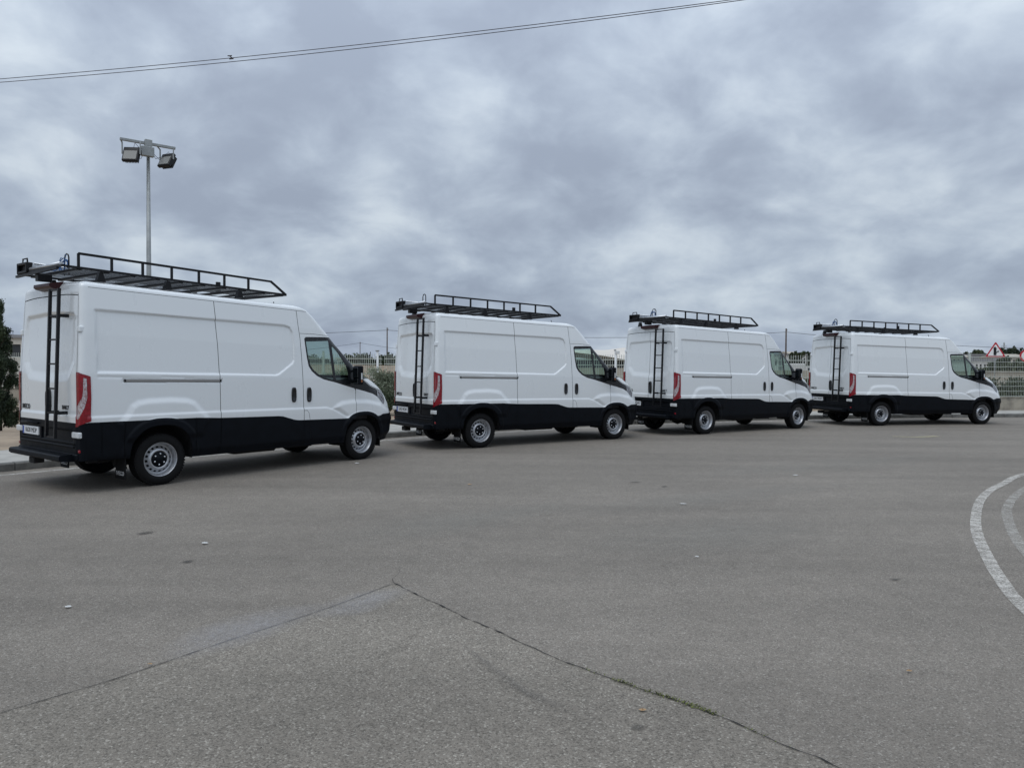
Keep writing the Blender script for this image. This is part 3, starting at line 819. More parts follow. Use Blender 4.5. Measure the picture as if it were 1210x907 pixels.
    m = MB(); m.tube([(0, -.78, .34), (0, .78, .34)], .055, 10); m.lathe([(.03, -.14), (.13, -.10), (.155, 0), (.13, .10), (.03, .14)], (0, 0, .34), 16); m.tube([(3.52, -.75, .33), (3.52, .75, .33)], .035, 8)
    m.obj('axles', M['drum'], root)
    m = MB()
    for yy in (-.52, .52): m.box(-.75, .72, yy - .035, yy + .035, .33, .355, .005)
    m.obj('leaf_springs', M['drum'], root)
    m = MB(); m.tube([(3.0, .25, .33), (1.6, .30, .33), (.6, .35, .36), (-.3, .42, .38), (-.85, .45, .36)], .03, 8); m.tube([(1.2, .30, .33), (2.0, .30, .33)], .085, 12); m.obj('exhaust', M['rail'], root)
    m = MB(); m.box(1.2, 1.95, -.78, -.35, .285, .40, .03); m.box(2.2, 2.7, -.72, -.4, .29, .38, .03); m.obj('fuel_tank', M['gap'], root)
    m = MB(); m.lathe([(.05, -.1), (.27, -.09), (.33, 0), (.27, .09), (.05, .1)], (0, 0, 0), 24)
    for v in m.bm.verts: v.co = Vector((v.co.x - .60 + .0, v.co.z, v.co.y * .9 + .41))
    m.obj('spare_wheel', M['rubber'], root)
    # antenna
    m = MB(); m.tube([(2.42, -.1, 2.52), (2.40, -.1, 2.56), (2.36, -.1, 2.68)], .008, 6); m.obj('aerial', M['rack'], roof)
    # cab interior
    m = MB(); m.box(2.14, 2.17, -.86, .86, .5, 2.35); m.box(2.2, 3.6, -.85, .85, .46, .50); m.obj('bulkhead', M['cab'], root)
    for yy in (-.48, .05, .50):
        m = MB(); m.box(2.35, 2.85, yy - .23, yy + .23, .80, .95, .05, seg=2)
        m.box(2.25, 2.38, yy - .23, yy + .23, .92, 1.52, .05, rot=Matrix.Rotation(-.15, 3, 'Y'), seg=2)
        m.box(2.20, 2.30, yy - .13, yy + .13, 1.56, 1.76, .04, seg=2); m.box(2.4, 2.8, yy - .2, yy + .2, .5, .8)
        m.obj('seat', M['seat'], root)
    m = MB(); m.prism([(2.98, 1.0), (2.95, 1.22), (3.05, 1.36), (3.25, 1.41), (3.72, 1.40), (3.74, .7), (3.1, .7)], 'y', -.86, .86); m.box(2.92, 3.0, .30, .50, 1.3, 1.42, .02)
    m.obj('dashboard', M['cab'], root)
    sw = MB(); ring = [(2.86 + .10 * math.sin(a) * .55, .48 + .19 * math.cos(a), 1.28 + .19 * math.sin(a) * .85) for a in np.linspace(0, 2 * PI, 25)]
    sw.tube(ring, .015, 6, caps=False); sw.tube([(2.86, .30, 1.28), (2.86, .66, 1.28)], .02, 6); sw.tube([(2.87, .48, 1.28), (3.05, .48, 1.18)], .035, 6); sw.obj('steering_wheel', M['cab'], root)
    # grille bars
    m = MB()
    for zz in (.84, .895, .95): m.box(4.30, 4.335, -.44, .44, zz, zz + .022, .005)
    for v in m.bm.verts: v.co.x += .13
    m.obj('grille_bars', M['clad'], gr)
    m = MB(); m.box(4.44, 4.49, -.28, .28, .52, .63, .004); m.obj('number_plate', M['platew'], fb)

    # ---- rear ladder
    xs = lambda z_: -1.085 - (2.56 - z_) * .032
    m = MB(); m.tube([(xs(2.56), -.335, 2.56), (xs(.70), -.335, .70)], .0125, square=True); m.tube([(xs(2.56), -.595, 2.56), (xs(.70), -.595, .70)], .0125, square=True)
    lad = MB().box(-1, -1, 0, 0, 0, 0).bm.free()
    lad = bpy.data.objects.new('access_ladder', None); COL.objects.link(lad); lad.parent = root
    m.bm.free()
    for yy in (-.335, -.595):
        m = MB(); m.tube([(xs(2.565), yy, 2.565), (xs(.69), yy, .69)], .017, square=True); m.obj('stile', M['rack'], lad)
    for k_, z_ in enumerate((2.55, 2.225, 1.925, 1.62, 1.31, 1.005, .70)):
        m = MB(); m.tube([(xs(z_), -.33, z_), (xs(z_), -.60, z_)], .0105, square=True); m.obj('rung', M['rack'], lad)
    for z_ in (2.225, 1.005):
        m = MB()
        for yy in (-.335, -.595): m.box(xs(z_) - .004, -.975, yy - .012, yy + .012, z_ - .020, z_ + .020)
        m.obj('bracket', M['rack'], lad)

    # ---- roof rack
    rk = bpy.data.objects.new('roof_rack', None); COL.objects.link(rk); rk.parent = root
    yr = lambda x_: -.775 + .022 * (x_ + 1)
    m = MB(); m.tube([(-1.06, yr(-1.06), zr(-1.06)), (2.17, yr(2.17), zr(2.17))], .015, square=True); m.obj('side_rail', M['rack'], rk)
    m = MB(); m.tube([(-1.02, .68, zr(-1.02)), (2.05, .64, zr(2.05))], .015, square=True); m.obj('side_rail', M['rack'], rk)
    zt = lambda x_: zr(x_) + .178
    m = MB(); m.tube([(-.93, yr(-.93), zt(-.93)), (1.89, yr(1.89), zt(1.89)), (2.17, yr(2.17), zr(2.17))], .0145, square=True); m.obj('guard_rail', M['rack'], rk)
    for k_ in range(7):
        x_ = -.93 + .403 * k_
        m = MB(); m.tube([(x_, yr(x_), zr(x_)), (x_, yr(x_), zt(x_))], .0135, square=True); m.obj('rail_post', M['rack'], rk)
    for k_ in range(10):
        x_ = -.92 + k_ * .335
        m = MB(); m.box(x_ - .03, x_ + .03, yr(x_), .67, zr(x_) - .03, zr(x_) + .002, .004); m.obj('cross_bar', M['rack'], rk)
    m = MB(); m.tube([(2.17, yr(2.17), zr(2.17)), (2.05, .64, zr(2.05))], .015, square=True); m.obj('cross_bar', M['rack'], rk)
    m = MB()
    for x_ in (-.65, .23, 1.33):
        for sg in (-1, 1):
            yy = sg * .72
            m.prism([(x_ - .055, zr(x_) - .14), (x_ + .055, zr(x_) - .14), (x_ + .02, zr(x_) - .02), (x_ - .02, zr(x_) - .02)], 'y', yy - .035, yy + .035)
    m.obj('rack_feet', M['rack'], rk)
    # expanded mesh deck
    m = MB(); x0, x1, y0, y1 = -.9, 2.05, -.74, .20
    for sgn in (1, -1):
        t = x0 - (y1 - y0)
        while t < x1:
            a = (t, y0) if sgn > 0 else (t, y1); dx = y1 - y0
            p, q = [a[0], a[1]], [a[0] + dx, a[1] + sgn * dx]
            if p[0] < x0: p[1] += sgn * (x0 - p[0]); p[0] = x0
            if q[0] > x1: q[1] -= sgn * (q[0] - x1); q[0] = x1
            if q[0] > p[0] + .03:
                m.tube([(p[0], p[1], zr(p[0]) + .006), (q[0], q[1], zr(q[0]) + .006)], .0022, 3, caps=False)
            t += .055
    tag(m.obj('mesh_deck', M['rack'], rk), kind='stuff')
    # rear roller and hoop, ladder stops
    m = MB(); m.tube([(-1.10, -.70, zr(-1.1) + .035), (-1.10, .24, zr(-1.1) + .035)], .024, 12); m.obj('roller', M['alu'], rk)
    m = MB(); m.tube([(-1.06, yr(-1.06), zr(-1.06)), (-1.11, -.76, zr(-1.06) + .01), (-1.11, .62, zr(-1.06) - .01), (-1.02, .68, zr(-1.02))], .014, square=True)
    m.tube([(-1.14, -.70, zr(-1.1) - .02), (-1.14, .60, zr(-1.1) - .045)], .015, square=True); m.box(-1.12, -.95, -.045, .045, 2.69, 2.79, .006); m.obj('rear_frame', M['rack'], rk)
    m = MB(); m.tube([(-.70, .08, zr(-.7)), (-.70, .085, zr(-.7) + .24), (-.70, .105, zr(-.7) + .275), (-.70, .15, zr(-.7) + .29), (-.70, .195, zr(-.7) + .275), (-.70, .215, zr(-.7) + .24), (-.70, .22, zr(-.7))], .010, 8); m.obj('load_hoop', M['rack'], rk)
    for x_, y_, h_ in ((1.55, .21, .19), (1.30, .47, .15)):
        m = MB(); m.box(x_ - .035, x_ + .035, y_ - .02, y_ + .02, zr(x_), zr(x_) + h_, .006); m.obj('ladder_stop', M['rack'], rk)
    # rivets / bolts on the deck feet
    return root

def make_roof_ladder():
    """two-section aluminium ladder lying on the rack, in van coordinates"""
    r = thing('extension_ladder', '', 'ladder', group='aluminium ladders carried on the van roof racks')
    for yy in (.29, .56):
        for dz, xe in ((.03, 1.26), (.085, 1.10)):
            m = MB(); m.tube([(-1.07, yy, zr(-1.07) + dz), (xe, yy, zr(xe) + dz)], .021, square=True); m.obj('stile', M['alu'], r)
    k = 0
    x_ = -1.0
    while x_ < 1.2:
        m = MB(); m.tube([(x_, .29, zr(x_) + .03), (x_, .56, zr(x_) + .03)], .013, 8)
        if x_ < 1.05: m.tube([(x_ + .08, .29, zr(x_) + .085), (x_ + .08, .56, zr(x_) + .085)], .013, 8)
        m.obj('rung', M['alu'], r); x_ += .28
    m = MB(); z0 = zr(-1.15)
    for a in ((.27, .30), (.56, .59)): m.box(-1.145, -1.06, a[0], a[1], z0 - .015, z0 + .13, .008)
    m.box(-1.145, -1.06, .30, .56, z0 + .095, z0 + .13, .008); m.box(-1.145, -1.06, .30, .56, z0 - .015, z0 + .02, .008); m.box(-1.10, -1.07, .30, .56, z0 + .02, z0 + .095, .004)
    m.obj('end_cap', M['rack'], r)
    m = MB(); m.tube([(-1.10, .34, z0 + .12), (-1.10, .355, z0 + .185), (-1.10, .49, z0 + .185), (-1.10, .505, z0 + .12)], .011, 8); m.obj('carry_handle', M['rack'], r)
    m = MB(); m.tube([(-1.0, .42, z0 + .135), (.9, .42, zr(.9) + .13)], .012, 8); m.obj('push_bar', M['alu'], r)
    return r
def make_rope():
    m = MB(); pts = []
    for k in range(60):
        a = k / 59 * 2 * PI * 4.3
        pts.append((-.74 + .04 * math.sin(a * .9) + .01 * k / 59, .15 + .06 * math.cos(a), zr(-.7) + .12 + .09 * math.sin(a) + .02 * math.sin(k)))
    m.tube(pts, .0055, 6)
    m.tube([(-.73, .10, zr(-.7) + .27), (-.76, .06, zr(-.7) + .15), (-.86, .10, zr(-.7) + .04), (-1.0, .24, zr(-.7) + .06)], .0055, 6)
    o = m.obj('rope', M['rope']); tag(o, '', 'rope', 'blue ropes tied on the roof racks'); return o

VANS = [(-5.489, 10.334, rad(52.99)), (-1.150, 15.281, rad(33.35)), (4.250, 18.628, rad(31.80)), (10.357, 21.738, rad(13.52))]
VLAB = ['nearest white panel van at the far left, beside the floodlight pole',
        'second white panel van from the left, parked in front of the grey green bushes',
        'third white panel van from the left, between the cream canopy and the distant town',
        'farthest white panel van, at the right end of the row beside the triangular sign']
PLATES = ['0620 MDP', '2392 MDM', '2154 MDM', '2391 MDM']
LLAB = ['aluminium ladder on the roof rack of the nearest van at the left', 'aluminium ladder on the roof rack of the van in front of the bushes',
        'aluminium ladder on the roof rack of the third van from the left', 'aluminium ladder on the roof rack of the farthest van by the triangular sign']
van0 = make_van()
for o in list(van0.children_recursive):
    if o.type != 'MESH': continue
    b_ = o.name.split('.')[0]
    one = {'rack_feet': 'rack_foot', 'rail_end_caps': 'rail_end_cap', 'grille_bars': 'grille_bar', 'leaf_springs': 'leaf_spring', 'wheel_bolts': 'wheel_bolt', 'axles': 'axle'}
    if b_ in one: o.name = one[b_]; explode(o, one[b_])
    elif b_ == 'body': explode(o, 'front_panel', 30, ['body'])
    elif b_ in ('side_cladding', 'rear_bumper', 'headlight', 'bonnet', 'cab_door'): explode(o, b_, 30)
    elif b_ in ('bracket', 'bumper_beam', 'door_hinge', 'plate_recess_frame', 'rear_frame', 'exhaust', 'fuel_tank', 'mirror_glass', 'underbody', 'bulkhead'): explode(o, b_)
lad0 = make_roof_ladder(); rope0 = make_rope()
bpy.context.view_layer.update()
vans, ladders = [van0], [lad0]
for i in range(1, 4):
    vans.append(copy_tree(van0)); ladders.append(copy_tree(lad0))
for i, (v, l) in enumerate(zip(vans, ladders)):
    for o, lab in ((v, VLAB[i]), (l, LLAB[i])):
        o.location = (VANS[i][0], VANS[i][1], 0); o.rotation_euler = (0, 0, VANS[i][2]); o['label'] = lab
    for door in v.children:
        if door.name.startswith('rear_door'):
            for pl in door.children:
                if pl.name.startswith('number_plate'):
                    tm = text_mesh(PLATES[i], .088, M['ink'], .001, .98, 0)
                    o = link_mesh('plate_characters', tm, M['ink'], None)
                    o.parent = pl; o.matrix_local = Matrix.Translation((-1.0232, .497, .727)) @ Matrix.Rotation(-PI / 2, 4, 'Z') @ Matrix.Rotation(PI / 2, 4, 'X')
ropes = [rope0, rope0.copy(), rope0.copy()]
for o in ropes[1:]: COL.objects.link(o)
for o, i, lab in zip(ropes, (0, 2, 3), ('blue rope on the roof rack of the nearest van', 'blue rope round the hoop on the roof of the third van', 'blue rope round the hoop on the roof of the farthest van')):
    o.location = (VANS[i][0], VANS[i][1], 0); o.rotation_euler = (0, 0, VANS[i][2]); o['label'] = lab

# ------------------------------------------------------------------ ground, road, kerb, pavement
def sheet(name, poly, z, m, kind='structure', res=None):
    bm = bmesh.new(); f = bm.faces.new([bm.verts.new((p[0], p[1], z)) for p in poly])
    bmesh.ops.triangulate(bm, faces=[f]); bmesh.ops.recalc_face_normals(bm, faces=bm.faces)
    if bm.faces[:][0].normal.z < 0: bmesh.ops.reverse_faces(bm, faces=bm.faces)
    me = bpy.data.meshes.new(name); bm.to_mesh(me); bm.free(); me.materials.append(m)
    o = bpy.data.objects.new(name, me); COL.objects.link(o); o['kind'] = kind; return o
def smooth(pts, step=.5):
    """Catmull-Rom resample"""
    P = [Vector((p[0], p[1])) for p in pts]; P = [2 * P[0] - P[1]] + P + [2 * P[-1] - P[-2]]; out = []
    for i in range(1, len(P) - 2):
        n = max(1, int((P[i + 1] - P[i]).length / step))
        for k in range(n):
            t = k / n; a, b, c, d = P[i - 1:i + 3]
            out.append(.5 * ((2 * b) + (c - a) * t + (2 * a - 5 * b + 4 * c - d) * t * t + (3 * b - a - 3 * c + d) * t ** 3))
    out.append(P[-2]); return out
def resample(pl, L):
    out = [pl[0]]; acc = 0
    for a, b in zip(pl[:-1], pl[1:]):
        d = (b - a).length; t = 0
        while acc + (d - t) >= L:
            t += L - acc; acc = 0; out.append(a + (b - a) * (t / d))
        acc += d - t
    return out
def offset(pl, d):
    out = []
    for i, p in enumerate(pl):
        a = pl[max(0, i - 1)]; b = pl[min(len(pl) - 1, i + 1)]; t = (b - a).normalized(); out.append(p + Vector((-t.y, t.x)) * d)
    return out
LINE = smooth([(-60, -52), (-30, -17), (-16, -.6), (-11, 5.9), (-7.4, 10.5), (-5.6, 12.75), (-4.5, 13.95), (-2.56, 16.05), (-.41, 17.85), (1.2, 19.0), (3.1, 20.15), (4.9, 21.15), (7.0, 22.1), (9.2, 22.85), (12, 23.6), (17, 24.5), (26, 25.8), (45, 28), (90, 33)], .4)
KERB = offset(LINE, .42)
g = sheet('ground', [(-2500, -300), (2500, -300), (2500, 3500), (-2500, 3500)], -.03, M['soil'])
sheet('road', [(p.x, p.y) for p in offset(LINE, .50)] + [(140, 33), (140, -90), (-60, -90)], 0, M['asphalt'])
def ribbon(name, pl, w, z, m, kind='structure', jitter=0., parent=None, zb=None):
    vs, fs = [], []
    for i, p in enumerate(pl):
        a = pl[max(0, i - 1)]; b = pl[min(len(pl) - 1, i + 1)]; t = (b - a).normalized(); n = Vector((-t.y, t.x))
        ww = w / 2 * (1 + jitter * random.uniform(-1, 1)); o = n * (jitter * w * random.uniform(-.5, .5))
        vs += [(*(p + o - n * ww), z), (*(p + o + n * ww), z)]
        if i: k = 2 * i; fs.append((k - 2, k, k + 1, k - 1)) if False else fs.append((k - 2, k - 1, k + 1, k)[::-1])
    o = mesh_obj(name, vs, fs, m, parent)
    if kind: o['kind'] = kind
    return o
i1 = min(range(len(LINE)), key=lambda i: abs(LINE[i].x - 12.5))
ribbon('edge_line', LINE[:i1], .12, .004, M['line'])
# kerbstones, one by one
kr = bpy.data.objects.new('kerb', None); COL.objects.link(kr); kr['kind'] = 'structure'
ks = resample(KERB, 1.0); ks = [p for p in ks if -16 < p.x < 45]
kme = []
for v_ in range(4):
    m = MB(); m.prism([(-.0, -.12), (.0, .105), (.018, .125), (.15, .125), (.15, -.12)], 'x', .006, .994 - .004 * v_)
    kme.append(m.mesh('kerbstone', M['kerb']))
for i, (a, b) in enumerate(zip(ks[:-1], ks[1:])):
    o = link_mesh('kerbstone', kme[i % 4], M['kerb'], kr); d = b - a
    o.matrix_local = Matrix.Translation((a.x, a.y, random.uniform(-.003, .003))) @ Matrix.Rotation(math.atan2(d.y, d.x) + random.uniform(-.004, .004), 4, 'Z')
inner = offset(KERB, .135); outer = offset(KERB, 2.05)
vs, fs = [], []
for i, (a, b) in enumerate(zip(inner, outer)):
    vs += [(a.x, a.y, .118), (b.x, b.y, .118), (b.x, b.y, -.05)]
    if i: k = 3 * i; fs += [(k - 3, k, k + 1, k - 2), (k - 2, k + 1, k + 2, k - 1)]
tag(mesh_obj('pavement', vs, fs, M['concrete']), kind='structure')
# sandy verge behind the pavement, gently rising
vs, fs = [], []
vp = [outer[i] for i in range(0, len(outer), 3)]; NV = 16
for i, a in enumerate(vp):
    t = (vp[min(i + 1, len(vp) - 1)] - vp[max(0, i - 1)]).normalized(); n = Vector((-t.y, t.x))
    n = (n + Vector((0, .0))).normalized()
    for k in range(NV):
        d = k / (NV - 1) * 7.0; p = a + n * d
        h = .10 + .10 * math.sin(k * .35) + .07 * mnoise.noise(Vector((p.x * .8, p.y * .8, 0))) * min(1, k / 2) - (.35 if k == NV - 1 else 0)
        vs.append((p.x, p.y, h))
        if i and k: q = i * NV + k; fs.append((q - NV - 1, q - 1, q, q - NV))
tag(mesh_obj('verge', vs, fs, M['soil'], smooth=True), kind='structure')

# curved markings, cracks
OUT = smooth([(16, 14.8), (12, 13.6), (9.6, 12.35), (7.87, 11.17), (7.01, 10.32), (6.39, 9.68), (5.72, 8.85), (5.03, 7.84), (4.54, 7.04), (4.09, 6.20), (3.76, 5.54), (3.51, 4.97), (3.2, 4.0), (3.05, 2.8), (3.1, 1.2), (3.6, -1)], .1)
ribbon('curved_marking', OUT, .10, .004, M['line'], jitter=.03)
INN = smooth([(16, 13.6), (12, 12.6), (9.3, 11.5), (8.3, 10.95), (7.25, 10.1), (6.47, 9.3), (5.75, 8.4), (5.2, 7.55), (4.79, 6.85), (4.46, 6.2), (4.22, 5.7), (3.9, 4.9), (3.7, 3.8), (3.7, 2), (4.2, 0)], .1)
ribbon('faded_curved_marking', INN, .10, .004, M['lineworn'], jitter=.03)
def jag(pts, amp, step=.03):
    pl = resample(smooth(pts, .1), step); o = []
    for i, p in enumerate(pl):
        q = mnoise.noise(Vector((i * .35, 3.3, 0))) * amp + mnoise.noise(Vector((i * .06, 9.3, 0))) * amp * 2.2
        t = (pl[min(i + 1, len(pl) - 1)] - pl[max(0, i - 1)]).normalized(); o.append(p + Vector((-t.y, t.x)) * q)
    return o
CA = [(-6.5, -1.6), (-4.2, 1.1), (-2.9, 2.65), (-2.34, 3.32), (-1.98, 3.73), (-1.62, 4.25), (-1.24, 4.76), (-.86, 5.35)]
CB = [(-.86, 5.35), (-.23, 4.55), (.18, 4.08), (.48, 3.78), (.69, 3.58), (.97, 3.30), (1.15, 3.08), (1.33, 2.90), (2.1, 2.0), (4.2, -.6)]
old = [(p.x, p.y) for p in jag(CA, .003)] + [(p.x, p.y) for p in jag(CB, .013)] + [(4.2, -6), (-6.5, -6)]
sheet('old_asphalt', old, .004, M['asphalt_old'])
def vribbon(name, pl, wf, z, m):
    vs, fs = [], []
    for i, p in enumerate(pl):
        a = pl[max(0, i - 1)]; b = pl[min(len(pl) - 1, i + 1)]; t = (b - a).normalized(); n = Vector((-t.y, t.x)); w = wf(i, len(pl)) / 2
        vs += [(*(p - n * w), z), (*(p + n * w), z)]
        if i: k = 2 * i; fs.append((k - 2, k, k + 1, k - 1))
    return tag(mesh_obj(name, vs, fs, m), kind='structure')
nz = lambda i, s: mnoise.noise(Vector((i * .21, s, 0)))
vribbon('asphalt_crack', jag(CA, .003), lambda i, n: max(.002, .0065 + .008 * nz(i * 1.7, 1)), .008, M['crack'])
vribbon('asphalt_crack', jag(CB, .013), lambda i, n: max(.0008, .007 + .016 * nz(i * 2.1, 5)), .008, M['crack'])
vribbon('asphalt_crack', jag([(-.86, 5.35), (-.90, 5.47), (-.87, 5.62), (-.90, 5.8)], .008), lambda i, n: max(.001, .004 * (1 - i / n) + .002 * nz(i, 3)), .008, M['crack'])
# moss in the crack
mb = MB(); pl = jag(CB, .013)
for p in pl:
    if .33 < p.x < 1.2:
        dens = 1.0 if .55 < p.x < .95 else .35
        for k in range(int(34 * dens)):
            if random.random() > dens * (0.6 + nz(p.x * 40, 2)): continue
            q = p + Vector((random.gauss(0, .011), random.gauss(0, .011))); r_ = random.uniform(.002, .006); a = random.uniform(0, PI)
            v = [mb.bm.verts.new((q.x + r_ * math.cos(a + b), q.y + r_ * math.sin(a + b), .008 + random.uniform(0, .004) + (.007 if b > 3 else 0))) for b in (0, 2.1, 4.2)]
            mb.bm.faces.new(v)
tag(mb.obj('moss', M['moss'], recalc=False), kind='stuff')
# soft stains: thin discs whose edge fades
def stain(name, c, rx, ry, ang, m, z, n=28, rings=6):
    vs, fs, fade = [(c[0], c[1], z)], [], [1.0]
    for r in range(1, rings + 1):
        for j in range(n):
            a = 2 * PI * j / n; k = r / rings * (1 + .22 * mnoise.noise(Vector((math.cos(a) * 1.5 + c[0], math.sin(a) * 1.5, c[1]))))
            x_, y_ = rx * k * math.cos(a), ry * k * math.sin(a)
            vs.append((c[0] + x_ * math.cos(ang) - y_ * math.sin(ang), c[1] + x_ * math.sin(ang) + y_ * math.cos(ang), z)); fade.append(1 - (r / rings) ** 1.5)
    for j in range(n): fs.append((0, 1 + j, 1 + (j + 1) % n))
    for r in range(rings - 1):
        for j in range(n):
            a = 1 + r * n + j; b = 1 + r * n + (j + 1) % n; fs.append((a, a + n, b + n, b))
    o = mesh_obj(name, vs, fs, m); at = o.data.attributes.new('fade', 'FLOAT', 'POINT'); at.data.foreach_set('value', fade)
    o['kind'] = 'structure'; return o
M['pale'] = worn('pale_residue', (.42, .41, .42), .50, 40, edge=.50, soft=.22)
M['darkst'] = worn('oil_stain_mat', (.045, .043, .040), .34, 20, edge=.8, soft=.2)
M['duststain'] = worn('dusty_patch', (.30, .285, .25), .40, 8, edge=.35, soft=.2)
M['tyremark'] = worn('tyre_scuff', (.09, .085, .08), .45, 26, edge=.35, soft=.2)
stain('pale_residue', (-1.60, 4.40), .60, .26, rad(52), M['pale'], .012)
stain('pale_residue', (-1.0, 4.90), .40, .20, rad(52), M['pale'], .016)
for c_, rx, ry in (((-3.5, 6.93), .10, .07), ((-2.65, 5.92), .06, .045), ((.57, 3.21), .045, .035), ((2.94, 5.53), .06, .03), ((1.74, 10.2), .10, .05), ((2.08, 9.85), .09, .04)):
    stain('oil_stain', c_, rx, ry, random.uniform(0, 1), M['darkst'], .008)
for c_, rx, ry, an in (((1.9, 7.0), 1.6, .8, .4), ((-.5, 7.6), 1.7, .6, .7), ((5.2, 12), 3.2, .7, .5), ((2.6, 9.0), 2.4, .5, .5)):
    stain('dusty_patch', c_, rx, ry, an, M['duststain'], .012 if rx < 2 else .016)
for c_, rx, ry, an in (((-.05, 3.75), .55, .035, 2.1), ((.12, 3.5), .25, .04, 2.3)):
    stain('tyre_scuff', c_, rx, ry, an, M['tyremark'], .020)
tag(mesh_obj('yellow_mark', [(9.75, 17.28, .006), (10.35, 17.5, .006), (10.3, 17.72, .006), (9.7, 17.42, .006), (9.2, 17.55, .006), (9.15, 17.45, .006)], [(0, 1, 2, 3), (3, 4, 5, 0)], M['yellow']), kind='structure')

# litter
def litter(name, c, s, m, label, cat, h=.012):
    vs, fs = [], []
    n = 9; rings = 3
    for r in range(rings + 1):
        for j in range(n):
            a = 2 * PI * j / n; k = (r / rings) * random.uniform(.75, 1.15)
            vs.append((c[0] + s[0] * k * math.cos(a), c[1] + s[1] * k * math.sin(a), .010 + h * random.uniform(.2, 1.0) * (1 - .6 * r / rings)))
    for r in range(rings):
        for j in range(n): a = r * n + j; b = r * n + (j + 1) % n; fs.append((a, a + n, b + n, b))
    o = mesh_obj(name, vs, fs, m); tag(o, label, cat); return o
M['paper'] = mat('paper', (.62, .62, .60), .8, var=.2, vscale=60)
M['leaf'] = mat('dry_leaf', (.42, .27, .14), .8, var=.3, vscale=60)
litter('paper_scrap', (-2.76, 6.52), (.035, .022), M['paper'], 'white paper scrap on the asphalt below the nearest van', 'litter', .018)
litter('paper_scrap', (-2.93, 4.78), (.026, .014), M['paper'], 'pale paper scrap on the asphalt at the lower left', 'litter')
litter('paper_scrap', (2.03, 8.57), (.045, .02), M['paper'], 'long white paper scrap on the road in front of the third van', 'litter')
litter('cigarette_end', (1.58, 6.15), (.020, .012), M['paper'], 'small white cigarette end on the open asphalt right of centre', 'litter')
litter('leaf', (2.12, 3.83), (.016, .010), M['leaf'], 'small tan leaf on the asphalt at the lower right', 'leaf')
litter('leaf', (.62, 3.37), (.018, .012), M['leaf'], 'orange brown dry leaf beside the mossy crack', 'leaf')
litter('leaf', (-1.93, 3.86), (.014, .008), M['leaf'], 'brown dry leaf beside the straight crack at the lower left', 'leaf')
litter('paper_scrap', (4.29, 10.94), (.05, .02), M['paper'], 'pale scrap on the far road left of the curved marking', 'litter')
litter('paper_scrap', (-.57, 9.9), (.03, .02), M['leaf'], 'brown scrap on the road in front of the second van', 'litter')
litter('paper_scrap', (-2.55, 12.0), (.04, .03), M['paper'], 'tiny white scrap beside the front wheel of the nearest van', 'litter')

# ------------------------------------------------------------------ vegetation
def leafmat(name, cols, seed=0):
    m = bpy.data.materials.new(name); m.use_nodes = True; t = m.node_tree; b = t.nodes['Principled BSDF']
    b.inputs['Roughness'].default_value = .65; b.inputs['Specular IOR Level'].default_value = .3
    at = N(t, 'ShaderNodeAttribute'); at.attribute_name = 'tone'
    c = ramp(t, at.outputs['Fac'], [(i / (len(cols) - 1), q) for i, q in enumerate(cols)], 'LINEAR'); t.links.new(c, b.inputs['Base Color'])
    return m
M['olive'] = leafmat('grey_green_leaves', [(.075, .090, .055), (.15, .175, .115), (.26, .285, .205)])
M['cypress'] = leafmat('dark_conifer_leaves', [(.014, .024, .013), (.030, .046, .023), (.058, .078, .038)])
M['green'] = leafmat('mid_green_leaves', [(.026, .038, .018), (.05, .068, .032), (.09, .105, .055)])
M['dry'] = leafmat('dry_grass', [(.10, .08, .045), (.22, .18, .11), (.32, .27, .18)])
def foliage(name, clumps, n, size, m, parent, aspect=.45, upr=0., fluff=.35):
    """many small leaves spread over and through a set of clumps ((x,y,z), (rx,ry,rz))"""
    vol = np.array([c[1][0] * c[1][1] + c[1][2] * c[1][0] for c in clumps]); vol = vol / vol.sum()
    ids = RNG.choice(len(clumps), n, p=vol); C_ = np.array([c[0] for c in clumps])[ids]; R_ = np.array([c[1] for c in clumps])[ids]
    d = RNG.normal(size=(n, 3)); d /= np.linalg.norm(d, axis=1, keepdims=True)
    rr = 1 - fluff * RNG.random(n) ** 1.2 + .12 * RNG.normal(size=n) * fluff * 2
    P = C_ + d * R_ * rr[:, None]; P[:, 2] = np.maximum(P[:, 2], .03)
    a = RNG.normal(size=(n, 3)); a[:, 2] += upr * 2; a /= np.linalg.norm(a, axis=1, keepdims=True)
    b = np.cross(a, RNG.normal(size=(n, 3))); b /= np.linalg.norm(b, axis=1, keepdims=True)
    L = size * RNG.uniform(.6, 1.4, n)[:, None]
    v = np.stack([P - a * L, P + b * L * aspect, P + a * L, P - b * L * aspect], 1).reshape(-1, 3)
    tone = np.clip(.5 + .28 * RNG.normal(size=len(clumps))[ids] + .2 * RNG.normal(size=n), 0, 1)
    me = bpy.data.meshes.new(name); f = np.arange(4 * n).reshape(-1, 4)
    me.from_pydata(v.tolist(), [], f.tolist()); me.update()
    at = me.attributes.new('tone', 'FLOAT', 'POINT'); at.data.foreach_set('value', np.repeat(tone, 4).tolist())
    return link_mesh(name, me, m, parent)
def rclumps(c, r, n, cr):
    out = []
    for _ in range(n):
        d = RNG.normal(size=3); d /= np.linalg.norm(d); q = RNG.random() ** .5 * .8
        k = cr * RNG.uniform(.65, 1.3)
        out.append(((c[0] + d[0] * r[0] * q, c[1] + d[1] * r[1] * q, max(k * .5, c[2] + d[2] * r[2] * q)), (k, k, k * .85)))
    return out
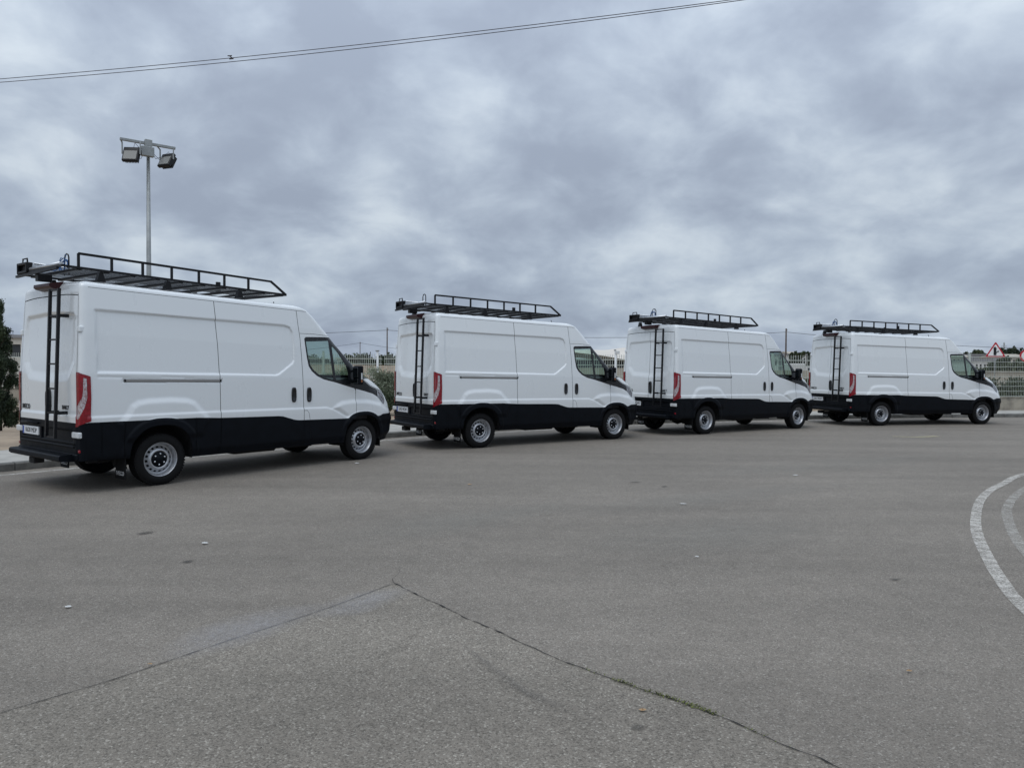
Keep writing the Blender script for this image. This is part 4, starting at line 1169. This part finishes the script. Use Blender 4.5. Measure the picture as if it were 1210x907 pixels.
def limbs(base, h, r, n, spread, m, parent, name='trunk'):
    mb = MB(); top = Vector(base) + Vector((.03 * h, 0, h * .55)); mb.tube([base, (Vector(base) + top) / 2 + Vector((.04, .02, 0)), top], r, 8, r1=r * .6)
    for k in range(n):
        a = 2 * PI * k / n + random.uniform(-.3, .3); s = Vector(base).lerp(top, random.uniform(.35, 1))
        e = s + Vector((math.cos(a) * spread, math.sin(a) * spread, h * random.uniform(.15, .42)))
        mb.tube([s, s.lerp(e, .5) + Vector((0, 0, .05 * h)), e], r * .4, 5, r1=r * .1)
    return mb.obj(name, m, parent)

# conifer at the left edge
b_ = G(-2, 512, .1); b_ = Vector((b_.x, b_.y, 0)); b_ = Vector((b_.x * 1.06, b_.y * 1.06, .12))
t = thing('cypress_tree', 'dark green conifer at the left edge behind the nearest van', 'tree', b_)
mb = MB(); mb.tube([(0, 0, -.2), (.03, 0, 1.2), (0, 0, 2.7)], .08, 8, r1=.02)
for k in range(26):
    z_ = random.uniform(.4, 2.4); a = random.uniform(0, 2 * PI); L = .42 * (1 - z_ / 3.6)
    mb.tube([(0, 0, z_), (L * math.cos(a), L * math.sin(a), z_ + .25)], .015, 4, r1=.004)
mb.obj('trunk', M['bark'], t)
cl_ = []
for k in range(120):
    z_ = .12 + 2.75 * RNG.random(); rr = (.48 * (1 - max(0, z_ - .8) / 2.4) ** .75) * min(1, (z_ + .35) / .7); a = RNG.random() * 2 * PI
    q = RNG.random() ** .5 * .9
    cl_.append(((rr * q * math.cos(a), rr * q * math.sin(a), z_), (.10, .10, .17)))
foliage('crown', cl_, 46000, .026, M['cypress'], t, .4, .8, .7)

# bushes behind the gap between the first and second van, and along the fence
def bush(px, py_top, Y, w, label, m, n=5200, leaf=.035, group='bushes behind the pavement', z0=.1):
    top = AT(px, py_top, Y); base = Vector((top.x, Y, z0)); h = top.z - z0
    t = thing('bush', label, 'bush', base, group=group)
    limbs((0, 0, -.1), h * .9, .035, 7, w * .35, M['bark'], t, 'stems')
    foliage('crown', rclumps((0, 0, h * .52), (w / 2, w / 2 * .8, h * .46), 26, min(.24, h * .22)), n, leaf, m, t, .32, .4, .8)
    return t
bush(424, 424, 23.5, 1.9, 'tall grey green bush directly in front of the mirror of the nearest van', M['olive'], 9000)
bush(447, 430, 22.6, 1.7, 'rounded green bush between the nearest van and the second van', M['olive'], 9000)
bush(466, 427, 23.6, 1.6, 'grey green bush touching the rear edge of the second van', M['olive'], 8000)
bush(400, 432, 25.5, 2.2, 'bush seen through the cab window of the nearest van', M['olive'], 7000)
bush(436, 452, 21.4, 1.2, 'low green bush behind the bonnet of the nearest van', M['green'], 5000)
bush(458, 462, 20.9, 1.0, 'lowest dark bush at the foot of the second van', M['green'], 4000)

# ------------------------------------------------------------------ fence on its low wall
FP = smooth([(-34, 32.5), (-20, 31), (-5, 29.2), (4, 27.9), (10, 26.9), (15, 27.0), (24, 28.2), (44, 31)], .5)
fp = resample(FP[3:], 2.5)
wl = bpy.data.objects.new('low_wall', None); COL.objects.link(wl); tag(wl, 'low stained concrete wall under the wire fence', 'wall')
fn = bpy.data.objects.new('fence', None); COL.objects.link(fn); tag(fn, 'cream wire fence standing on the low concrete wall', 'fence')
def panel_mesh(kind, L):
    m = MB(); x0, x1 = .04, L - .04
    if kind == 'bars':
        x_ = x0 + .03
        while x_ < x1: m.tube([(x_, 0, .62), (x_, 0, 2.12)], .0105, 4, caps=False); x_ += .0865
        for z_ in (.70, 1.30, 1.72, 1.93): m.box(x0, x1, -.012, .012, z_ - .014, z_ + .014)
    else:
        x_ = x0 + .03
        while x_ < x1: m.tube([(x_, 0, .60), (x_, 0, 2.12)], .0052, 4, caps=False); x_ += .072
        for k in range(9):
            z_ = .64 + k * .183; m.tube([(x0, -.008, z_), (x1, -.008, z_)], .0075, 4, caps=False)
    return m.mesh('fence_panel', M['fence'])
PB, PW = panel_mesh('bars', 2.5), panel_mesh('wire', 2.5)
m = MB(); m.box(.0, 2.485, -.10, .10, -.2, .58, .012); m.box(-.0, 2.485, -.125, .125, .575, .605, .006)
WM = m.mesh('wall_section', M['wall'])
m = MB(); m.box(-.035, .035, -.035, .035, .5, 2.22, .006); m.box(-.045, .045, -.045, .045, 2.22, 2.235, .004); PM = m.mesh('post', M['fence'])
for a, b in zip(fp[:-1], fp[1:]):
    d = b - a; an = math.atan2(d.y, d.x); X_ = Matrix.Translation((a.x, a.y, 0)) @ Matrix.Rotation(an, 4, 'Z')
    q_ = Vector((a.x, a.y, 1.6 - EYE)); u_ = 605 + FPX * q_.dot(CR) / q_.dot(CF)
    for nm, me, par in (('fence_panel', PB if a.x < 11 else PW, fn), ('post', PM, fn), ('wall_section', WM, wl)):
        if nm == 'post' and abs(u_ - 453) < 9: continue
        o = link_mesh(nm, me, None, par); o.matrix_local = X_
# white posts standing on the fence line
def pole(name, px, ytop, Y, r, m, label, cat, group=None, r1=None, z0=-.1, extra=None):
    top = AT(px, ytop, Y); t = thing(name, label, cat, (top.x, Y, 0), group=group)
    mb = MB(); mb.tube([(0, 0, z0), (0, 0, top.z)], r, 10, r1=r1 or r); mb.obj('shaft', m, t)
    if extra: extra(t, top.z)
    return t
M['whitepost'] = mat('white_post_paint', (.66, .67, .66), .5, var=.08)
def cap(t, z):
    mb = MB(); mb.box(-.07, .07, -.05, .05, z, z + .05, .01); mb.obj('cap', M['galv'], t)
def camhead(t, z):
    mb = MB(); mb.box(-.03, .14, -.05, .05, z - .10, z + .02, .01); mb.obj('camera_head', M['whitepost'], t)
    mb = MB(); mb.box(-.06, .02, -.04, .04, z + .02, z + .07, .01); mb.obj('cap', M['galv'], t)
pole('white_post', 446, 415, 27.4, .038, M['whitepost'], 'white post in the gap between the nearest and second vans', 'post', 'white posts by the fence', extra=cap)
pole('white_post', 727.5, 415, 26.4, .040, M['whitepost'], 'white post with a small box head in front of the cream canopy', 'post', 'white posts by the fence', extra=camhead)

# ------------------------------------------------------------------ floodlight pole
bp = AT(176.5, 434, 20.0); LX = bp.x
t = thing('floodlight_pole', 'tall grey pole with two floodlights behind the nearest van', 'lamp post', (LX, 20, 0))
ztop = AT(176, 165.5, 20).z
mb = MB(); mb.tube([(0, 0, -.1), (0, 0, ztop - .05)], .085, 12, r1=.042); mb.tube([(0, 0, 0), (0, 0, .6)], .11, 12, r1=.10); mb.obj('pole', M['galv'], t)
azb = rad(38)
bx = Vector((math.cos(azb), math.sin(azb), 0)); nrm = Vector((math.sin(azb), -math.cos(azb), 0)) 
zb_ = ztop - .10
mb = MB(); mb.box(-.69, .69, -.035, .035, -.035, .035, .004, rot=None)
for v in mb.bm.verts: v.co = bx * v.co.x - nrm * v.co.y + Vector((0, 0, v.co.z + zb_))
mb.obj('cross_arm', M['galv'], t)
mb = MB(); mb.box(-.09, .09, -.08, .08, -.10, .10, .01)
for v in mb.bm.verts: v.co = bx * v.co.x - nrm * v.co.y + Vector((0, 0, v.co.z + zb_))
mb.obj('clamp', M['galv'], t)
mb = MB(); mb.box(-.20, .12, .06, .20, -.38, -.12, .012)
for v in mb.bm.verts: v.co = bx * v.co.x + nrm * (v.co.y - .02) + Vector((0, 0, v.co.z + zb_))
mb.obj('junction_box', M['galv'], t)
for sx, yaw, tilt in ((-.44, rad(-34), rad(-22)), (.44, rad(-58), rad(-28))):
    c = bx * sx + Vector((0, 0, zb_ - .40)) + nrm * .10
    Rm = Matrix.Rotation(azb + yaw, 3, 'Z') @ Matrix.Rotation(tilt, 3, 'X')
    mb = MB(); mb.box(-.205, .205, -.05, .05, -.215, .215, .02, seg=2); mb.box(-.18, .18, .05, .11, -.10, .18, .01)
    for k in range(9): mb.box(-.17 + k * .04, -.155 + k * .04, .10, .15, -.16, .18)
    for v in mb.bm.verts: v.co = c + Rm @ v.co
    fl = mb.obj('floodlight', M['rack'], t)
    mb = MB(); mb.box(-.17, .17, -.060, -.052, -.18, .09, .004)
    for v in mb.bm.verts: v.co = c + Rm @ v.co
    mb.obj('lens', M['lampglass'], fl)
    mb = MB()
    e0, e1 = c + Rm @ Vector((-.235, 0, .02)), c + Rm @ Vector((.235, 0, .02))
    u0, u1 = bx * (sx - .235) + Vector((0, 0, zb_)), bx * (sx + .235) + Vector((0, 0, zb_))
    mb.tube([u0, (e0.x, e0.y, u0.z - .08), e0], .014, square=True); mb.obj('bracket', M['galv'], fl); mb = MB(); mb.tube([u1, (e1.x, e1.y, u1.z - .08), e1], .014, square=True)
    mb.obj('bracket', M['galv'], fl)
    mb = MB(); p0 = c + Rm @ Vector((0, .05, .2)); p3 = Vector((math.copysign(.12, sx), 0, zb_ - .25)); 
    if sx < 0: mid = [p0 + Vector((.05, 0, .18)), p0.lerp(p3, .5) + Vector((0, 0, .12))]
    else: mid = [p0 + Vector((-.05, 0, .12)), p0.lerp(p3, .6) + Vector((0, 0, -.16))]
    mb.tube([p0, *mid, p3], .007, 6); mb.tube([p3, p3 + Vector((math.copysign(.08, sx), 0, -.16)), p3 + Vector((math.copysign(.22, sx), 0, -.12))], .007, 6); mb.obj('cable', M['wire'], fl)

# ------------------------------------------------------------------ overhead wires and far poles
def wire(name, pts, r, label, cat='cable', group=None, m='wire'):
    mb = MB(); mb.tube(pts, r, 5, caps=False); o = mb.obj(name, M[m]); tag(o, label, cat, group); return o
def cat(a, b, sag, n=16):
    a, b = Vector(a), Vector(b); return [a.lerp(b, t) - Vector((0, 0, 4 * sag * t * (1 - t))) for t in np.linspace(0, 1, n)]
def span(u0, v0, Y0, u1, v1, Y1, ext0, ext1, um, vm_, n=40):
    """overhead cable through two sight points with mid sag, running on beyond the frame"""
    a, b = AT(u0, v0, Y0), AT(u1, v1, Y1); out = []
    d = b - a
    tm_ = (um - u0) / (u1 - u0)
    for t_ in np.linspace(-ext0, 1 + ext1, n):
        out.append((t_, a + d * t_))
    # sag solved at middle
    best = 0
    for s in np.linspace(-1.5, 3, 451):
        p = a + d * .5 - Vector((0, 0, s)); q = p - Vector((0, 0, EYE)); zc_ = q.dot(CF); v = 453.5 - FPX * q.dot(CU) / zc_; u = 605 + FPX * q.dot(CR) / zc_
        # line target at that u (quadratic through the three sight points)
        vt = v0 * (u - um) * (u - u1) / ((u0 - um) * (u0 - u1)) + vm_ * (u - u0) * (u - u1) / ((um - u0) * (um - u1)) + v1 * (u - u0) * (u - um) / ((u1 - u0) * (u1 - um))
        if abs(v - vt) < abs(best if best else 1e9) or best == 0: best = abs(v - vt) or 1e-9; sb = s
    return [p - Vector((0, 0, 4 * sb * t_ * (1 - t_))) for t_, p in out]
wire('overhead_cable', span(0, 93.5, 25, 865, 0, 21, .6, .8, 430, 52.5), .011, 'upper one of the two thin dark cables crossing the sky', group='pair of overhead cables')
wire('overhead_cable', span(0, 97.5, 25, 880, 0, 21, .6, .8, 430, 56.8), .011, 'lower one of the two thin dark cables crossing the sky', group='pair of overhead cables')
mb = MB(); a, b = AT(271, 66.2, 24), AT(275, 69.2, 24); mb.tube([a, b], .018, 6); mb.tube([AT(269, 66.2, 24), AT(274, 66.0, 24)], .016, 6); mb.tube([AT(271, 70.0, 24), AT(276, 69.4, 24)], .016, 6)
tag(mb.obj('cable_spacer', M['wire']), 'small spacer clamp joining the two overhead cables', 'clamp')
def insul(t, z):
    mb = MB(); mb.tube([(0, 0, z - .25), (.12, 0, z - .22), (.12, 0, z - .08)], .03, 6); mb.obj('insulator', M['galv'], t)
pole('utility_pole', 457.5, 387, 80, .085, M['wood'], 'brown utility pole just left of the second van', 'pole', 'distant utility poles', r1=.06, extra=insul)
pole('utility_pole', 425.5, 404, 130, .08, M['wood'], 'thin distant pole above the dark tree mound', 'pole', 'distant utility poles', r1=.06, extra=insul)
pole('utility_pole', 929, 388, 78, .10, M['wood'], 'thick utility pole between the third and farthest vans', 'pole', 'distant utility poles', r1=.075, extra=insul)
wire('utility_wire', cat(AT(-300, 378, 80), AT(457.5, 390, 80), 1.2) , .022, 'wire running left from the pole beside the second van', group='distant utility wires')
wire('utility_wire', cat(AT(457.5, 390, 80), AT(929, 392.3, 78), .70), .022, 'wire between the pole by the second van and the pole by the farthest van', group='distant utility wires')
wire('utility_wire', cat(AT(929, 392.3, 78), AT(1420, 412, 90), .8), .022, 'wire running right from the thick pole past the triangular sign', group='distant utility wires')
wire('utility_wire', cat(AT(300, 417, 130), AT(425.5, 405, 130), .3), .024, 'faint wire left of the thin distant pole', group='distant utility wires')
wire('utility_wire', cat(AT(425.5, 405, 130), AT(560, 419, 130), .4), .024, 'faint wire right of the thin distant pole', group='distant utility wires')

# ------------------------------------------------------------------ far things
M['bcream'] = mat('cream_render', (.55, .52, .46), .85, var=.12, vscale=.4)
M['bwhite'] = mat('white_render', (.62, .62, .60), .85, var=.12, vscale=.4)
M['bgrey'] = mat('grey_cladding', (.27, .27, .28), .7, var=.15, vscale=.4)
M['bband'] = mat('beige_retaining_wall', (.44, .40, .33), .9, var=.25, vscale=.6)
M['dark'] = mat('window_dark', (.03, .035, .04), .3)
M['rooft'] = mat('clay_roof', (.25, .14, .10), .9, var=.3, vscale=1)
M['canopy'] = mat('cream_canopy_fabric', (.62, .57, .50), .8, var=.08, vscale=.5)
def building(px0, px1, ytop, Y, depth, label, m, roof='flat', wins=(4, 1), group=None, name='building', roofm=None):
    a, b = AT(px0, ytop, Y), AT(px1, ytop, Y); w = b.x - a.x; h = a.z
    t = thing(name, label, 'building', ((a.x + b.x) / 2, Y, 0), group=group)
    nx, nzz = wins; mb = MB(); 
    # front wall with real openings
    xs_ = [-w / 2]; 
    for i in range(nx):
        c = -w / 2 + w * (i + .5) / nx; xs_ += [c - w / nx * .27, c + w / nx * .27]
    xs_.append(w / 2)
    hb = h * .45 if h < 6 else h * .1
    zs_ = [-.3]
    for j in range(nzz):
        c = hb + (h - hb) * (j + .5) / nzz; zs_ += [c - (h - hb) / nzz * .25, c + (h - hb) / nzz * .25]
    zs_.append(h)
    for i in range(len(xs_) - 1):
        for j in range(len(zs_) - 1):
            if i % 2 and j % 2: continue
            mb.box(xs_[i], xs_[i + 1], 0, .3, zs_[j], zs_[j + 1])
    mb.box(-w / 2, -w / 2 + .3, .3, depth, -.3, h); mb.box(w / 2 - .3, w / 2, .3, depth, -.3, h); mb.box(-w / 2, w / 2, depth, depth + .3, -.3, h)
    mb.obj('wall', m, t)
    for i in range(nx):
        for j in range(nzz):
            q = MB(); q.box(xs_[2 * i + 1], xs_[2 * i + 2], .18, .24, zs_[2 * j + 1], zs_[2 * j + 2]); q.obj('window', M['dark'], t)
    q = MB()
    if roof == 'flat': q.box(-w / 2 - .15, w / 2 + .15, -.15, depth + .4, h, h + .25)
    else: q.prism([(-.4, h), (depth / 2, h + roof), (depth + .6, h)], 'x', -w / 2 - .3, w / 2 + .3)
    q.obj('roof', roofm or M['bgrey'], t)
    return t
def mass(px0, px1, ytop, Y, label, m, n=5000, leaf=.14, name='tree', cat_='tree', dep=3., amp=.12, group='trees beyond the fence'):
    a, b = AT(px0, ytop, Y), AT(px1, ytop, Y); w = b.x - a.x; h = a.z
    t = thing(name, label, cat_, ((a.x + b.x) / 2, Y, 0), group=group)
    limbs((0, 0, -.2), h * .8, max(.08, h * .03), 6, w * .25, M['bark'], t)
    cs = []
    for k in range(60):
        u = RNG.uniform(-1, 1); v = RNG.uniform(-1, 1); top = h * (1 - .36 * u * u) * (1 + amp * RNG.normal() * .5)
        r = min(w, h) * RNG.uniform(.13, .24); zc_ = (1.0 if k % 2 else RNG.uniform(.3, 1) ** .6) * (top - r)
        cs.append(((u * (w / 2 - r * .6), v * dep / 2, max(r, zc_)), (r, r, r)))
    foliage('crown', cs, int(n * 1.3), leaf * 1.35, m, t, .6, 0, .7); return t
# behind the first gap
mass(402, 447, 419.5, 62, 'left half of the dark tree mound between the nearest and second vans', M['cypress'], 7000, .10, dep=4)
mass(436, 474, 420.5, 60, 'right half of the dark tree mound beside the brown utility pole', M['cypress'], 7000, .10, dep=4)
mass(330, 400, 421, 66, 'dark tree seen through the cab window of the nearest van', M['cypress'], 6000, .11, dep=4)
def bank(px0, px1, ytop, Y, m, name, label, cat_, th=.4):
    a, b = AT(px0, ytop, Y), AT(px1, ytop, Y); n = 24; mb = MB(); r0 = None
    for i in range(n + 1):
        x_ = a.x + (b.x - a.x) * i / n; z_ = a.z + .10 * mnoise.noise(Vector((x_ * .3, Y, 0)))
        r = [mb.bm.verts.new(p) for p in ((x_, Y - 3 * th, -.3), (x_, Y, z_), (x_, Y + 3, z_), (x_, Y + 5, -.3))]
        if r0:
            for k in range(3): mb.bm.faces.new((r0[k], r[k], r[k + 1], r0[k + 1]))
        r0 = r
    o = mb.obj(name, m); return o
o = bank(300, 520, 430.5, 48, M['soil'], 'sand_bank', '', '', 1.2); o['kind'] = 'structure'
mb = MB(); a, b = AT(437, 436, 34), AT(443, 436, 34); mb.box(a.x, b.x, 34, 34.3, 0, AT(440, 438, 34).z, .02); mb.box(a.x - .03, b.x + .03, 33.97, 34.33, AT(440, 438, 34).z, AT(440, 437.2, 34).z, .01)
tag(mb.obj('utility_cabinet', M['bcream']), 'small pale utility cabinet behind the bushes', 'cabinet')
building(398, 419, 424.5, 95, 4, 'low pale building far behind the nearest van', M['bwhite'], wins=(3, 1), roofm=M['bwhite'])
building(-20, 30, 399, 60, 8, 'pale building behind the conifer at the left edge', M['bcream'], wins=(2, 1))
# cream canopy building behind the second gap
t = thing('canopy_building', 'large building with a sagging cream canopy between the second and third vans', 'building', (AT(720, 434, 52).x, 52, 0))
mb = MB(); rows = []
X0, X1 = AT(640, 430, 52).x - t.location.x, AT(800, 430, 52).x - t.location.x
for i in range(25):
    u = i / 24; x_ = X0 + (X1 - X0) * u; pxu = 640 + 160 * u
    ztop_ = AT(pxu, 411.5 - (pxu - 704) * .06, 52).z + .05 * math.sin(u * 20); zlow = AT(pxu, np.interp(pxu, [640, 709, 737, 800], [412, 419.5, 424.5, 428]), 52).z
    rows.append([mb.bm.verts.new(p) for p in ((x_, 0, zlow), (x_, .25, zlow + .02), (x_, 3.0, (zlow + ztop_) / 2 + .15), (x_, 6, ztop_), (x_, 11, ztop_ - .3), (x_, 11, zlow - .1), (x_, .3, zlow - .1))])
for a, b in zip(rows[:-1], rows[1:]):
    for k in range(7):
        f = mb.bm.faces.new((a[k], b[k], b[(k + 1) % 7], a[(k + 1) % 7])); f.smooth = k in (1, 2, 3)
mb.obj('canopy', M['canopy'], t)
mb = MB()
for i in range(9): x_ = X0 + (X1 - X0) * i / 8; MB().box(x_ - .12, x_ + .12, .6, .85, 0, 1.7).obj('column', M['bband'], t)
mb.bm.free()
mb = MB(); mb.box(X0, X1, 4, 4.3, 0, 2.3); mb.obj('back_wall', M['dark'], t)
mb = MB(); mb.box(X0, X1, -1.5, -1.2, 0, AT(720, 434.5, 50.5).z); mb.obj('parapet', M['bband'], t)
mb = MB(); 
for k in range(3): MB().box(X0, X1, -1.95, -1.88, .75 - k * .28, .85 - k * .28).obj('rail', M['galv'], t)
mb.bm.free()
# third gap: distant town
random.seed(5)
specs = [(918, 934, 419, 150, 'flat grey shed left of the thick utility pole', 'bgrey', (3, 1)), (934, 944, 417.8, 170, 'pale block right of the thick utility pole', 'bcream', (2, 2)),
         (944, 953, 419.5, 140, 'small white house nearest the rear of the farthest van', 'bwhite', (2, 1)), (950, 962, 417, 185, 'pale tower block against the skyline by the farthest van', 'bgrey', (3, 3)), (905, 920, 420.5, 130, 'white shed behind the bonnet of the third van', 'bwhite', (3, 1)),
         (1145, 1168, 419.5, 160, 'long grey warehouse left of the triangular sign', 'bgrey', (6, 1)), (1152, 1176, 427, 110, 'white house with dark windows below the triangular sign', 'bwhite', (5, 1)),
         (1174, 1189, 425, 120, 'white block right of the triangular sign post', 'bwhite', (3, 1)), (1191, 1216, 421.5, 135, 'long pale roofed building at the right edge', 'bcream', (5, 1)),
         (1120, 1146, 421, 150, 'pale warehouse behind the cab of the farthest van', 'bcream', (5, 1))]
for a, b, y_, Y_, lab, mk, w_ in specs:
    building(a, b, y_, Y_, 8, lab, M[mk], wins=w_, group='distant town buildings', roof='flat' if mk != 'bcream' else .6, roofm=M['bband'] if mk == 'bcream' else None)
for px0, px1, yt, Y_, lab, mk, n_, lf in ((938, 946, 417, 120, 'small dark tree in the town between the third and farthest vans', 'green', 1800, .16), (947, 958, 416.2, 160, 'dark tree on the skyline beside the rear of the farthest van', 'cypress', 2200, .2),
        (1184, 1200, 412.5, 220, 'dark tree clump on the skyline right of the triangular sign', 'cypress', 3500, .28), (1197, 1209, 415.5, 210, 'lower tree on the skyline at the right edge', 'cypress', 2500, .28),
        (1137, 1150, 416.5, 230, 'skyline tree above the cab of the farthest van', 'green', 2500, .28), (1150, 1166, 415.8, 240, 'skyline tree left of the triangular sign', 'green', 3000, .3),
        (1186, 1211, 424, 75, 'broad dark green tree below the round sign', 'green', 9000, .12), (1160, 1172, 434, 90, 'small tree in front of the white house', 'green', 1800, .12), (1204, 1230, 428, 70, 'dark tree cut by the right edge', 'green', 5000, .12)):
    mass(px0, px1, yt, Y_, lab, M[mk], n_, lf, dep=6)
# concrete band and hedge behind the wire fence
mb = MB(); a, b = AT(1080, 440, 50), AT(1400, 440, 50); mb.box(a.x, b.x, 50, 50.3, -.2, AT(1180, 438.6, 50).z, .01); mb.box(a.x, b.x, 49.9, 50.4, AT(1180, 438.8, 50).z, AT(1180, 438.2, 50).z)
for k in range(12): x_ = a.x + (b.x - a.x) * k / 11; mb.box(x_ - .12, x_ + .12, 49.85, 50.0, -.2, 1.3)
tag(mb.obj('concrete_parapet', M['bband']), 'pale concrete parapet beyond the wire fence at the right', 'wall')
t = thing('hedge', 'long dark green hedge behind the wire fence at the right', 'hedge', (20, 31, 0))
cs = [((RNG.uniform(-9, 14), RNG.uniform(-.5, .5) + .03, RNG.uniform(.15, 1.12)), (.28, .25, .26)) for _ in range(700)]
cs = [((c[0], c[1] + c[0] * .10, c[2]), r) for c, r in cs]
foliage('foliage', cs, 80000, .06, M['green'], t, .4, .8, .8)
mb = MB()
for k in range(40): x_ = -9 + k * .6; mb.tube([(x_, x_ * .1, 0), (x_ + .05, x_ * .1, .9)], .02, 5)
mb.obj('stems', M['bark'], t)
# second gap and third gap walls beyond the fence
mb = MB(); a, b = AT(880, 440, 45), AT(1000, 440, 45); mb.box(a.x, b.x, 45, 45.3, -.2, AT(940, 437.5, 45).z, .01)
for k in (0, 1): mb.box(a.x, b.x, 44.6, 44.66, .55 - k * .5, .68 - k * .5)
tag(mb.obj('concrete_parapet', M['bband']), 'pale concrete parapet between the third and farthest vans', 'wall')
# white lorry in the third gap
t = thing('lorry', 'small white lorry far away between the third and farthest vans', 'lorry', (AT(943, 436, 60).x, 60, 0))
mb = MB(); mb.box(-.95, .25, -.8, .8, .75, AT(943, 429.5, 60).z, .04); mb.obj('cargo_box', M['bwhite'], t)
mb = MB(); mb.prism([(.28, .5), (.28, 1.85), (.72, 1.80), (.98, 1.3), (1.0, .5)], 'y', -.75, .75); mb.obj('cab', M['bwhite'], t)
mb = MB(); mb.prism([(.5, 1.35), (.5, 1.72), (.73, 1.70), (.92, 1.35)], 'y', -.76, .76); mb.obj('window', M['dark'], t)
for x_ in (-.6, .65):
    mb = MB(); mb.lathe([(.02, -.82), (.26, -.82), (.28, -.7), (.28, -.55), (.02, -.55)], (x_, 0, .28), 16); mb.obj('wheel', M['rubber'], t)
mb = MB(); mb.box(-.95, .9, -.6, .6, .5, .75); mb.obj('chassis', M['dark'], t)
# lattice pylon on the skyline
t = thing('pylon', 'tiny lattice pylon on the skyline right of the triangular sign', 'pylon', (AT(1186, 430, 320).x, 320, 0))
mb = MB(); H_ = AT(1186, 404.5, 320).z
for sx in (-1, 1):
    for sy in (-1, 1): mb.tube([(sx * .9, sy * .9, 0), (sx * .12, sy * .12, H_)], .10, 4)
for k in range(9):
    z0, z1 = H_ * k / 9, H_ * (k + 1) / 9; w0, w1 = .9 - .78 * k / 9, .9 - .78 * (k + 1) / 9
    mb.tube([(-w0, -w0, z0), (w1, -w1, z1)], .06, 4); mb.tube([(w0, -w0, z0), (-w1, -w1, z1)], .06, 4)
mb.obj('lattice', M['galv'], t)
mb = MB()
for z_ in (.78, .88): mb.tube([(-1.3, 0, H_ * z_), (1.3, 0, H_ * z_)], .08, 4)
mb.obj('cross_arm', M['galv'], t)
# hills on the horizon
vs, fs = [], []
for i in range(121):
    x_ = -1500 + 25 * i * 1.0; h = 10 + 9 * mnoise.noise(Vector((x_ * .004, .3, 0))) + 3 * mnoise.noise(Vector((x_ * .02, 2, 0)))
    vs += [(x_, 900, -1), (x_, 1000, max(1, h * .6)), (x_, 1150, max(1, h)), (x_, 1500, -1)]
    if i:
        for k in range(3): q = 4 * i + k; fs.append((q - 4, q, q + 1, q - 3))
M['hill'] = mat('hill_scrub', (.12, .13, .12), .95, var=.35, vscale=.02)
tag(mesh_obj('hills', vs, fs, M['hill'], smooth=True), kind='structure')

# ------------------------------------------------------------------ road signs
def sign_post(t, h): mb = MB(); mb.tube([(0, .05, -.1), (0, .05, h)], .026, 8); mb.obj('post', M['galv'], t)
Ys = 38.
c0 = AT(1176.3, 416, Ys); t = thing('warning_sign', 'red and white triangular warning sign right of the farthest van', 'road sign', (c0.x, Ys, 0), rz=rad(-18))
ap, bl = AT(1176, 403.3, Ys), AT(1176, 421.8, Ys); hh = ap.z - bl.z; half = hh / math.sqrt(3) * 1.0
def tri(sc):
    cz_ = bl.z + hh / 3; P = []
    for cx_, cz in ((-half, bl.z), (half, bl.z), (0, ap.z)):
        P.append((cx_ * sc, cz_ + (cz - cz_) * sc))
    out = []
    for i in range(3):
        a, b, c = P[i - 1], P[i], P[(i + 1) % 3]; r = .07
        out += [(b[0] + (a[0] - b[0]) * r, b[1] + (a[1] - b[1]) * r), (b[0] + (a[0] + c[0] - 2 * b[0]) * r * .35, b[1] + (a[1] + c[1] - 2 * b[1]) * r * .35), (b[0] + (c[0] - b[0]) * r, b[1] + (c[1] - b[1]) * r)]
    return out
sign_post(t, bl.z + hh * .8)
MB().prism(tri(1.0), 'y', -.01, .01).obj('red_border', M['signred'], t)
MB().prism(tri(.76), 'y', -.016, -.008).obj('white_face', M['signwhite'], t)
mb = MB(); zc0 = bl.z + hh * .12; s_ = hh
mb.prism([(-.11 * s_, zc0), (.045 * s_, zc0), (.045 * s_, zc0 + .13 * s_), (.14 * s_, zc0 + .22 * s_), (.17 * s_, zc0 + .18 * s_), (.19 * s_, zc0 + .28 * s_), (.09 * s_, zc0 + .29 * s_), (.12 * s_, zc0 + .26 * s_), (.045 * s_, zc0 + .20 * s_), (.045 * s_, zc0 + .44 * s_), (.08 * s_, zc0 + .42 * s_), (-.04 * s_, zc0 + .56 * s_), (-.16 * s_, zc0 + .42 * s_), (-.11 * s_, zc0 + .44 * s_)], 'y', -.022, -.014)
mb.obj('symbol', M['ink'], t)
c1 = AT(1213.5, 420.3, Ys); t = thing('round_sign', 'round red rimmed sign cut by the right edge of the photo', 'road sign', (c1.x, Ys, 0), rz=rad(-18)); sign_post(t, c1.z)
MB().prism([(.33 * math.cos(a), c1.z + .33 * math.sin(a)) for a in np.linspace(0, 2 * PI, 33)[:-1]], 'y', -.01, .01).obj('red_border', M['signred'], t)
MB().prism([(.25 * math.cos(a), c1.z + .25 * math.sin(a)) for a in np.linspace(0, 2 * PI, 33)[:-1]], 'y', -.016, -.008).obj('white_face', M['signwhite'], t)
